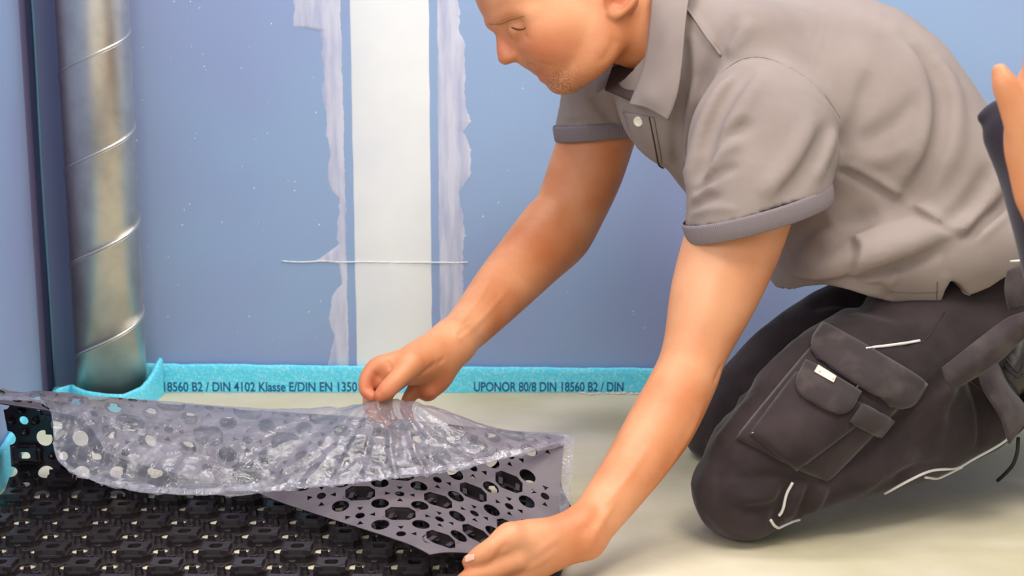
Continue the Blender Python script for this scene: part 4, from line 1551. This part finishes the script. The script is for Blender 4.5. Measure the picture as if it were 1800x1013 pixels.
# ribbed cuffs: a band round each sleeve end
M['rib'] = M['cuff']
nt = M['cuff'].node_tree
tcn = nt.nodes.new('ShaderNodeUVMap')
wv = nt.nodes.new('ShaderNodeTexWave'); wv.inputs['Scale'].default_value = 30.0
nt.links.new(tcn.outputs[0], wv.inputs['Vector'])
bpn = nt.nodes.new('ShaderNodeBump'); bpn.inputs['Strength'].default_value = .7; bpn.inputs['Distance'].default_value = .0012
nt.links.new(wv.outputs['Fac'], bpn.inputs['Height'])
nt.links.new(bpn.outputs[0], nt.nodes['Principled BSDF'].inputs['Normal'])


def cuff(name, centre, nrm, tube, width, grow, parent, squash=1.0, droop=0.0):
    """Band that follows the sleeve's own cross-section, starting at the cut and running width beyond it."""
    nrm = np.asarray(nrm) / np.linalg.norm(nrm)
    A = np.array([0, 1.0, 0]); A = A - nrm * (A @ nrm); A /= np.linalg.norm(A)
    B = np.cross(nrm, A)
    n = 96
    rad = np.empty(n)
    dirs = [math.cos(2 * math.pi * k / n) * A + math.sin(2 * math.pi * k / n) * B for k in range(n)]
    for k, d in enumerate(dirs):
        lo, hi = .005, .25
        for _ in range(26):
            m_ = (lo + hi) / 2
            if tube((centre + d * m_)[None])[0] < 0: lo = m_
            else: hi = m_
        rad[k] = lo
    prof = [(-.004, .000), (-.0035, .0016), (0, grow + .0018), (width * .5, grow + .0016), (width * .92, grow + .0008), (width, grow - .0006), (width * .96, grow - .0022), (width * .4, grow - .0030), (-.003, -.0035)]
    V, Fc, UV = [], [], []
    m_ = len(prof)
    for k in range(n):
        for t, g_ in prof:
            dd_ = droop * dirs[k]
            V.append(centre + dirs[k] * (rad[k] * (1 - (1 - squash) * max(t, 0) / width) + g_) + nrm * t)
    for k in range(n):
        k2 = (k + 1) % n
        for j in range(m_ - 1):
            Fc.append((k * m_ + j, k2 * m_ + j, k2 * m_ + j + 1, k * m_ + j + 1))
    o = mesh_obj(name, V, Fc, M['cuff'], parent)
    uv = o.data.uv_layers.new(name='rib')
    for pl_ in o.data.polygons:
        for li in pl_.loop_indices:
            k, j = divmod(o.data.loops[li].vertex_index, m_)
            if k == 0 and any(o.data.loops[q].vertex_index // m_ == n - 1 for q in pl_.loop_indices): k = n
            uv.data[li].uv = (k / n * 2.6, j / m_)
    bm = bmesh.new(); bm.from_mesh(o.data); bmesh.ops.recalc_face_normals(bm, faces=bm.faces); bm.to_mesh(o.data); bm.free()
    return o


c1 = cuff('sleeve_cuff', cuff_near_c, cuff_near_n, sl_near, .0215, .0008, polo, .985)
c1['label'] = 'ribbed grey sleeve cuff'
c2 = cuff('sleeve_cuff', P(1030, 221, 2.18), cuff_far_n, sl_far, .0215, .0008, polo, .985)
c2['label'] = 'ribbed grey sleeve cuff'


def strip_grid(rows, nu_, nv_):
    """rows: list of point lists (same length): loft with splines both ways."""
    k = np.array(rows, float)
    m_, n_ = k.shape[:2]
    a = catmull(k.reshape(m_, -1), nu_).reshape(-1, n_, 3)
    return np.transpose(catmull(np.transpose(a, (1, 0, 2)).reshape(n_, -1), nv_).reshape(-1, a.shape[0], 3), (1, 0, 2))


# collar: near leaf, far leaf, lining inside the neck with its shade painted in
near_leaf = [
    [P(1168, -70, 1.93), P(1192, -70, 1.905), P(1228, -62, 1.885)],
    [P(1149, -20, 1.893), P(1180, -12, 1.868), P(1212, -5, 1.848)],
    [P(1144, 35, 1.878), P(1174, 42, 1.848), P(1205, 48, 1.832)],
    [P(1138, 90, 1.875), P(1168, 98, 1.842), P(1200, 106, 1.826)],
    [P(1130, 128, 1.880), P(1160, 140, 1.842), P(1193, 158, 1.826)],
    [P(1117, 162, 1.890), P(1145, 172, 1.848), P(1184, 190, 1.832)],
    [P(1108, 184, 1.895), P(1140, 190, 1.855), P(1175, 211, 1.838)],
]
cl = sheet('collar', strip_grid(near_leaf, 8, 8), .0026, M['shirt'], polo)
cl['label'] = 'turned-down near collar leaf with pointed tip'
far_leaf = [
    [P(1140, 60, 2.02), P(1120, 70, 2.05), P(1100, 80, 2.07)],
    [P(1105, 100, 2.02), P(1085, 108, 2.045), P(1062, 118, 2.06)],
    [P(1078, 128, 1.99), P(1062, 138, 2.01), P(1044, 146, 2.03)],
    [P(1064, 156, 1.965), P(1056, 160, 1.98), P(1048, 166, 1.99)],
]
sheet('collar', strip_grid(far_leaf, 8, 6), .0026, M['shirt'], polo)
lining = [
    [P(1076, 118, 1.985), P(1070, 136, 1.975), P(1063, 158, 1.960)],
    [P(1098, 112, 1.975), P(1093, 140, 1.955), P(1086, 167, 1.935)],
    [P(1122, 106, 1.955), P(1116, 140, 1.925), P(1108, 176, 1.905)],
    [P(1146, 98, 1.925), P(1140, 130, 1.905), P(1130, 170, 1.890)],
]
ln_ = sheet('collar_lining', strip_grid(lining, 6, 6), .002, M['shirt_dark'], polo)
ln_['label'] = 'inside of the collar stand, painted dark as shade'


def patch(name, bvh, quad, mat, parent, off=.0005, thick=.002, nu_=14, nv_=10, bulge=0.0, round_=0.0, edge_in=0.0):
    """Cloth patch lying on a surface: quad = 4 pixel corners (a, b along the top; d, c along the bottom)."""
    a, b, c, d = [np.array(q, float) for q in quad]
    g = np.full((nu_, nv_, 3), np.nan); N = np.zeros((nu_, nv_, 3))
    for i in range(nu_):
        for j in range(nv_):
            u, v = i / (nu_ - 1), j / (nv_ - 1)
            if round_:          # rounded lower corners
                vv_ = max(0.0, v - (1 - round_)) / round_
                sh = (1 - math.sqrt(max(0.0, 1 - vv_ ** 2))) * round_ * .55
                u = sh + u * (1 - 2 * sh)
            q = (a * (1 - u) + b * u) * (1 - v) + (d * (1 - u) + c * u) * v
            p, n = cast(bvh, *q)
            if p is not None:
                g[i, j] = p; N[i, j] = n
    # fill misses from neighbours, smooth, lift
    for _ in range(4):
        bad = np.isnan(g[..., 0])
        if not bad.any(): break
        for i, j in zip(*np.nonzero(bad)):
            nb_ = [g[x, y] for x, y in ((i - 1, j), (i + 1, j), (i, j - 1), (i, j + 1)) if 0 <= x < nu_ and 0 <= y < nv_ and not np.isnan(g[x, y, 0])]
            if nb_: g[i, j] = np.mean(nb_, 0)
    for _ in range(3):
        s = g.copy()
        s[1:-1, 1:-1] = (g[:-2, 1:-1] + g[2:, 1:-1] + g[1:-1, :-2] + g[1:-1, 2:] + 2 * g[1:-1, 1:-1]) / 6
        s[1:-1, 0] = (g[:-2, 0] + 2 * g[1:-1, 0] + g[2:, 0]) / 4; s[1:-1, -1] = (g[:-2, -1] + 2 * g[1:-1, -1] + g[2:, -1]) / 4
        s[0, 1:-1] = (g[0, :-2] + 2 * g[0, 1:-1] + g[0, 2:]) / 4; s[-1, 1:-1] = (g[-1, :-2] + 2 * g[-1, 1:-1] + g[-1, 2:]) / 4
        g = s
    du = np.gradient(g, axis=0); dv = np.gradient(g, axis=1)
    n = np.cross(du, dv); n /= np.linalg.norm(n, axis=2)[..., None] + 1e-12
    flip = n[..., 1].mean() > 0
    if flip: n = -n
    uu, vv = np.meshgrid(np.linspace(0, 1, nu_), np.linspace(0, 1, nv_), indexing='ij')
    lift = off + bulge * np.clip(np.sin(math.pi * uu), 0, 1) ** .5 * np.clip(np.sin(math.pi * vv), 0, 1) ** .5
    return sheet(name, g + n * lift[..., None], thick, mat, parent, flip=flip)


pk = patch('placket', POLO_BVH, [(1096, 196), (1150, 206), (1168, 300), (1128, 286)], M['shirt'], polo, .0004, .0016, 10, 16)
pk['label'] = 'buttoned placket below the collar'
stripe('placket_seam', POLO_BVH, [(1143, 205), (1152, 250), (1158, 285), (1162, 304)], .0012, M['shirt_dark'], polo, .0022)
# button with rim and four holes
bp_, bn_ = cast(POLO_BVH, 1124, 213)
bn_ = bn_ if bn_ is not None else np.array([0, -1.0, 0])
bp_ = bp_ if bp_ is not None else P(1124, 213, 1.9)
nv_b = Vector((bn_ * .6 + np.array([-.1, -.6, 0]))).normalized()
V, Fc = lathe_ring([[(r_ * math.cos(2 * math.pi * k / 20), r_ * math.sin(2 * math.pi * k / 20), z_) for k in range(20)] for r_, z_ in ((.0070, 0), (.0074, .0010), (.0068, .0022), (.0054, .0022), (.0048, .0016), (.0014, .0016), (.0001, .0016))])
btn = mesh_obj('button', V, Fc, M['button'], polo)
btn.matrix_local = Matrix.Translation(Vector(bp_) + nv_b * .0025) @ nv_b.to_track_quat('Z', 'Y').to_matrix().to_4x4()
btn['label'] = 'small cream shirt button'
V, Fc = [], []
for k in range(4):
    a = math.pi / 4 + k * math.pi / 2
    b = len(V)
    V += [(.0015 * math.cos(a) + .0005 * math.cos(t_ * math.pi / 3), .0015 * math.sin(a) + .0005 * math.sin(t_ * math.pi / 3), .00175) for t_ in range(6)]
    Fc.append(tuple(range(b, b + 6)))
bh = mesh_obj('button_holes', V, Fc, M['thread'], polo)
bh.matrix_local = btn.matrix_local.copy()
# hem and vent stitching
stripe('seam', POLO_BVH, [(1565, 512), (1600, 515), (1650, 514)], .0007, M['thread'], polo, .0002)
stripe('seam', POLO_BVH, [(1648, 495), (1647, 512), (1646, 533)], .0007, M['thread'], polo, .0002)
stripe('seam', POLO_BVH, [(1676, 498), (1690, 510), (1706, 522)], .0012, M['shirt'], polo, .0006)
stripe('seam', POLO_BVH, [(1268, 128), (1300, 106), (1342, 101), (1400, 125), (1448, 165), (1476, 207)], .0008, M['thread'], polo, -.0004)
stripe('shoulder_tape', POLO_BVH, [(1206, 14), (1222, 34), (1245, 68), (1268, 98)], .0022, M['shirt'], polo, .0004)

# ------------------------------------------------------------------ work trousers
tr_ = Solid()
tr_.add(limb([(1830, 510, 1.93, 130, .11), (1700, 570, 1.90, 130, .10), (1585, 632, 1.845, 128, .095), (1460, 705, 1.80, 124, .092), (1350, 798, 1.775, 104, .08), (1298, 860, 1.765, 82, .07)]), .02)
tr_.add(limb([(1305, 872, 1.765, 72, .062), (1420, 832, 1.785, 70, .064), (1590, 770, 1.83, 82, .066), (1705, 728, 1.87, 76, .060), (1745, 715, 1.89, 62, .050)]), .018)
tr_.add(limb([(1820, 490, 1.94, 120, .11), (1810, 475, 2.05, 130, .11), (1800, 460, 2.16, 120, .10)], hint=np.array([1.0, 0, 0])), .04)
tr_.add(limb([(1620, 420, 2.0, 110, .165), (1720, 440, 2.0, 115, .165), (1850, 470, 2.02, 130, .16)]), .03)
tr_.add(limb([(1790, 425, 2.0, 105, .16), (1870, 462, 2.0, 128, .168), (1900, 490, 2.0, 120, .165)]), .04)
tr_.add(limb([(1780, 490, 2.15, 115, .11), (1600, 560, 2.15, 108, .095), (1450, 620, 2.13, 100, .088), (1330, 705, 2.11, 84, .078), (1258, 756, 2.10, 54, .06)]), .02)
tr_.add(limb([(1262, 758, 2.10, 48, .055), (1440, 745, 2.14, 55, .055), (1640, 690, 2.18, 60, .055)]), .02)
tfolds = [
    ([(1450, 838), (1520, 790), (1585, 735), (1640, 680), (1690, 640)], -.0120, .0090),
    ([(1215, 800), (1240, 830), (1290, 840), (1380, 838)], -.0018, .0030),
    ([(1390, 845), (1372, 890), (1362, 920)], -.0080, .0070),
    ([(1410, 850), (1395, 890), (1380, 925)], .0070, .0070),
    ([(1430, 850), (1415, 885), (1400, 915)], -.0070, .0060),
    ([(1450, 850), (1440, 880), (1425, 905)], .0060, .0070),
    ([(1320, 842), (1370, 835), (1430, 842)], -.0050, .0060),
    ([(1290, 875), (1330, 880), (1380, 870)], .0030, .0100),
    ([(1300, 895), (1345, 893), (1375, 880)], -.0040, .0080),
    ([(1420, 545), (1470, 530), (1540, 545), (1620, 560)], -.0050, .0120),
    ([(1640, 545), (1610, 590), (1590, 620)], -.0040, .0060),
    ([(1700, 650), (1720, 700), (1728, 760), (1722, 790)], -.0080, .0070),
    ([(1680, 660), (1650, 720), (1640, 790)], .0050, .0140),
    ([(1500, 870), (1560, 820), (1620, 790)], .0040, .0120),
    ([(1560, 850), (1610, 825), (1680, 815)], -.0040, .0080),
    ([(1330, 690), (1290, 740), (1250, 790)], .0030, .0100),
    ([(1640, 690), (1690, 640), (1760, 590)], -.0080, .0090),
    ([(1260, 730), (1300, 700), (1330, 640)], -.0030, .0100),
]
surface_lines(tr_, [(q, a * 2.0, w) for q, a, w in tfolds])


def cloth_noise2(X):
    q = X + .025 * np.stack([vnoise(X, 9, 41), vnoise(X, 9, 42), vnoise(X, 9, 43)], 1)
    return .0034 * vnoise(q, 13, 44) + .0024 * (.35 - np.abs(vnoise(q, 26, 45)))


tr_.post = cloth_noise2
tr_.sub(Plane(np.array([0, 0, 0.002]), np.array([0, 0, -1.0])), .003)
tv, tf = surface(tr_, .0042)
tv = relax(tv, tf, 1, .4)
trousers = quads_obj('work_trousers', tv, tf, M['trousers'], person)
trousers['label'] = 'black work trousers with cargo pocket and reflective piping'
TB = BVHTree.FromPolygons([tuple(v) for v in tv], [tuple(map(int, f)) for f in tf])
# cargo pocket on the thigh
pb = patch('cargo_pocket', TB, [(1428, 612), (1600, 690), (1452, 846), (1296, 772)], M['trousers'], trousers, .0006, .004, 22, 18, bulge=.010)
pb['label'] = 'bellows cargo pocket on the near thigh'
PB = None


def bvh_of(objs):
    vs, fs = [], []
    for o in objs:
        b = len(vs)
        vs += [tuple(v.co) for v in o.data.vertices]
        fs += [tuple(i + b for i in p.vertices) for p in o.data.polygons]
    return BVHTree.FromPolygons(vs, fs)


PB = bvh_of([trousers, pb])
p2 = patch('pocket_panel', PB, [(1400, 655), (1540, 722), (1400, 826), (1318, 764)], M['trousers'], trousers, .0004, .0025, 14, 12, bulge=.004)
PB = bvh_of([trousers, pb, p2])
fl2 = patch('pocket_flap', PB, [(1418, 636), (1512, 690), (1484, 738), (1390, 690)], M['pocket'], trousers, .0020, .0032, 18, 12, bulge=.004, round_=.5)
fl2['label'] = 'small brushed pocket flap under the large one'
lp_ = patch('pen_loops', PB, [(1514, 710), (1570, 738), (1546, 768), (1492, 742)], M['pocket'], trousers, .0010, .0028, 16, 8, bulge=.003)
PB = bvh_of([trousers, pb, p2, fl2, lp_])
fl1 = patch('pocket_flap', PB, [(1449, 571), (1626, 671), (1590, 730), (1412, 622)], M['pocket'], trousers, .0028, .0036, 24, 12, bulge=.004, round_=.45)
fl1['label'] = 'large brushed cargo pocket flap'
PB = bvh_of([trousers, pb, p2, fl1, fl2, lp_])
tg = patch('label_tag', PB, [(1438, 643), (1470, 663), (1465, 674), (1431, 655)], M['tag'], trousers, .0010, .0010, 8, 5)
tg['label'] = 'small cream woven label tag'
TGB = bvh_of([tg])
# the small red lettering on the tag
tp = [cast(TGB, *q)[0] for q in ((1436, 655.5), (1464, 671.5), (1439, 647))]
if all(p is not None for p in tp):
    ux = tp[1] - tp[0]; wd = np.linalg.norm(ux); ux /= wd
    uz = np.cross(ux, tp[2] - tp[0]); uz /= np.linalg.norm(uz); uy = np.cross(uz, ux)
    t_ = print_text('tag_text', 'PROJECT', 0, 0, 0, .0042, wd * .92, M['tag_ink'], trousers)
    pos_ = tp[0] + uz * .0006 + ux * .001 + uy * .001
    t_.matrix_local = Matrix(((ux[0], uy[0], uz[0], pos_[0]), (ux[1], uy[1], uz[1], pos_[1]), (ux[2], uy[2], uz[2], pos_[2]), (0, 0, 0, 1)))
# bar tacks
for q in (([(1448, 574), (1453, 576), (1458, 579)]), ([(1570, 645), (1576, 648), (1582, 652)]), ([(1613, 665), (1618, 668), (1623, 672)]), ([(1417, 639), (1422, 642), (1428, 645)]),
          ([(1510, 675), (1508, 679), (1505, 683)]), ([(1498, 692), (1503, 694), (1508, 697)]), ([(1542, 725), (1540, 730), (1537, 736)]), ([(1318, 762), (1325, 760), (1333, 758)]), ([(1398, 808), (1400, 815), (1402, 822)])):
    stripe('bar_tack', PB, q, .0009, M['stitch'], trousers, .0012, sub=3)
# reflective piping and seams
for q in ([(1522, 612), (1550, 610), (1585, 605), (1617, 600)],
          [(1393, 848), (1382, 870), (1378, 890), (1374, 900), (1369, 906)],
          [(1353, 914), (1362, 925), (1380, 932), (1400, 932), (1412, 930)],
          [(1436, 905), (1480, 903), (1520, 885), (1570, 858), (1605, 840), (1640, 826), (1690, 822), (1735, 808), (1770, 785), (1798, 760)],
          [(1625, 838), (1650, 842), (1680, 852), (1695, 848), (1703, 840)]):
    stripe('reflective_piping', PB, q, .0020, M['piping'], trousers, .0012)
stripe('seam', TB, [(1242, 765), (1244, 790), (1262, 810), (1290, 832), (1340, 840)], .0009, M['pocket'], trousers, .0004)
stripe('seam', TB, [(1620, 605), (1640, 580), (1660, 550)], .0008, M['rubber'], trousers, .0002)
stripe('seam', TB, [(1700, 665), (1740, 700), (1765, 750), (1772, 785)], .0009, M['pocket'], trousers, .0004)
# hanging tool flap near the hip
tool = [
    [P(1805, 548, 1.70), P(1812, 560, 1.695), P(1815, 585, 1.70)],
    [P(1770, 562, 1.715), P(1782, 580, 1.705), P(1790, 600, 1.715)],
    [P(1725, 595, 1.715), P(1740, 615, 1.702), P(1752, 635, 1.715)],
    [P(1680, 630, 1.715), P(1692, 650, 1.704), P(1702, 668, 1.715)],
    [P(1656, 648, 1.718), P(1662, 668, 1.712), P(1669, 686, 1.715)],
]
tl = sheet('tool_loop', strip_grid(tool, 8, 6), .0035, M['pocket'], trousers)
tl['label'] = 'hanging black tool loop by the hip'
pouch = [[P(1772, 478, 1.74), P(1790, 470, 1.73), P(1815, 462, 1.73)], [P(1768, 510, 1.735), P(1788, 508, 1.722), P(1815, 500, 1.725)], [P(1776, 545, 1.735), P(1790, 542, 1.725), P(1815, 530, 1.73)]]
ph = sheet('back_pocket', strip_grid(pouch, 8, 6), .003, M['pocket'], trousers)
bt = [P(1776, 460, 1.745), P(1790, 459, 1.735), P(1815, 457, 1.735)]
mesh_obj('reflective_piping', *sweep(catmull(bt, 4), .0018, 6), M['piping'], trousers)
# ------------------------------------------------------------------ near shoe, toes tucked under, heel raised
sh_ = Solid()
sh_.add(limb([(1772, 665, 1.83, 34, .034), (1802, 640, 1.83, 50, .038), (1850, 680, 1.85, 60, .042), (1900, 760, 1.86, 46, .044), (1935, 810, 1.86, 28, .042)]), .02)
sh_.add(limb([(1806, 590, 1.83, 44, .036), (1850, 610, 1.85, 60, .040)]), .02)
shv, shf = surface(sh_, .004)
shoe = quads_obj('work_shoe', shv, shf, M['leather'], person)
shoe['label'] = 'black leather work shoe with raised heel'
SB = bvh_of([shoe])
stripe('shoe_seam', SB, [(1756, 610), (1775, 640), (1790, 655), (1798, 640)], .0012, M['rubber'], shoe, .0004)
stripe('shoe_seam', SB, [(1752, 618), (1771, 648), (1789, 664), (1799, 656)], .0009, M['rubber'], shoe, .0004)
stripe('heel_cap', SB, [(1762, 672), (1778, 690), (1788, 715)], .008, M['rubber'], shoe, .0004)
lace = catmull([P(1790, 770, 1.86), P(1788, 795, 1.85), P(1780, 818, 1.86), P(1765, 835, 1.89), P(1754, 845, 1.915)], 6)
mesh_obj('shoe_lace', *sweep(lace, .0026, 8), M['lace'], shoe)
# hem of the trouser leg behind the shoe opening
hemg = [
    [P(1716, 650, 1.760), P(1740, 628, 1.780), P(1752, 640, 1.815)],
    [P(1730, 690, 1.745), P(1755, 670, 1.765), P(1772, 680, 1.805)],
    [P(1758, 735, 1.745), P(1782, 712, 1.763), P(1800, 715, 1.805)],
    [P(1772, 780, 1.760), P(1800, 745, 1.770), P(1820, 740, 1.805)],
]
hg = sheet('leg_hem', strip_grid(hemg, 6, 6), .003, M['pocket'], trousers)

# ------------------------------------------------------------------ second person: a raised hand at the right edge
h2 = Solid()
T2 = 1.27
h2.add(limb([(1850, 330, 1.27, 60, .024), (1838, 260, 1.27, 72, .020), (1842, 190, 1.27, 70, .018), (1850, 145, 1.27, 62, .014)]), .02)
h2.add(limb([(1832, 290, 1.26, 42, .020), (1800, 225, 1.25, 32, .016), (1780, 180, 1.245, 25, .013), (1766, 148, 1.243, 22, .0115), (1757, 126, 1.245, 14, .009)]), .012)
for bx_, lean, ln_f in ((1817, 16, 150), (1846, 24, 175), (1874, 34, 165), (1900, 46, 130)):
    h2.add(limb([(bx_, 172, 1.27, 20, .012), (bx_ - 2 + lean * .1, 172 - ln_f * .36, 1.264, 17.5, .0105), (bx_ + lean * .55, 172 - ln_f * .70, 1.254, 15.5, .0095), (bx_ + lean, 172 - ln_f, 1.242, 12, .0078)]), .005)
h2.add(limb([(1850, 330, 1.27, 55, .024), (1880, 460, 1.28, 60, .030), (1930, 600, 1.30, 72, .036)]), .02)
v2, f2 = surface(h2, .0028)
hand2 = quads_obj('person', v2, f2, M['skin'])
tag(hand2, "another person's raised open hand in a dark sleeve, right edge", 'person')
s2 = Solid()
s2.add(limb([(1800, 232, 1.36, 70, .035), (1826, 300, 1.34, 66, .045), (1862, 400, 1.30, 74, .048), (1900, 520, 1.29, 84, .05), (1960, 640, 1.31, 98, .052), (2040, 700, 1.32, 105, .055), (2130, 600, 1.32, 104, .055), (2220, 420, 1.32, 108, .058), (2300, 260, 1.33, 112, .062)]), .02)
s2.add(limb([(1722, 206, 1.37, 5, .006), (1745, 198, 1.37, 16, .012), (1775, 200, 1.37, 34, .02)]), .015)
v3, f3 = surface(s2, .004)
slv = quads_obj('jacket_sleeve', v3, f3, M['sleeve2'], hand2)
slv['label'] = 'dark violet jacket sleeve'
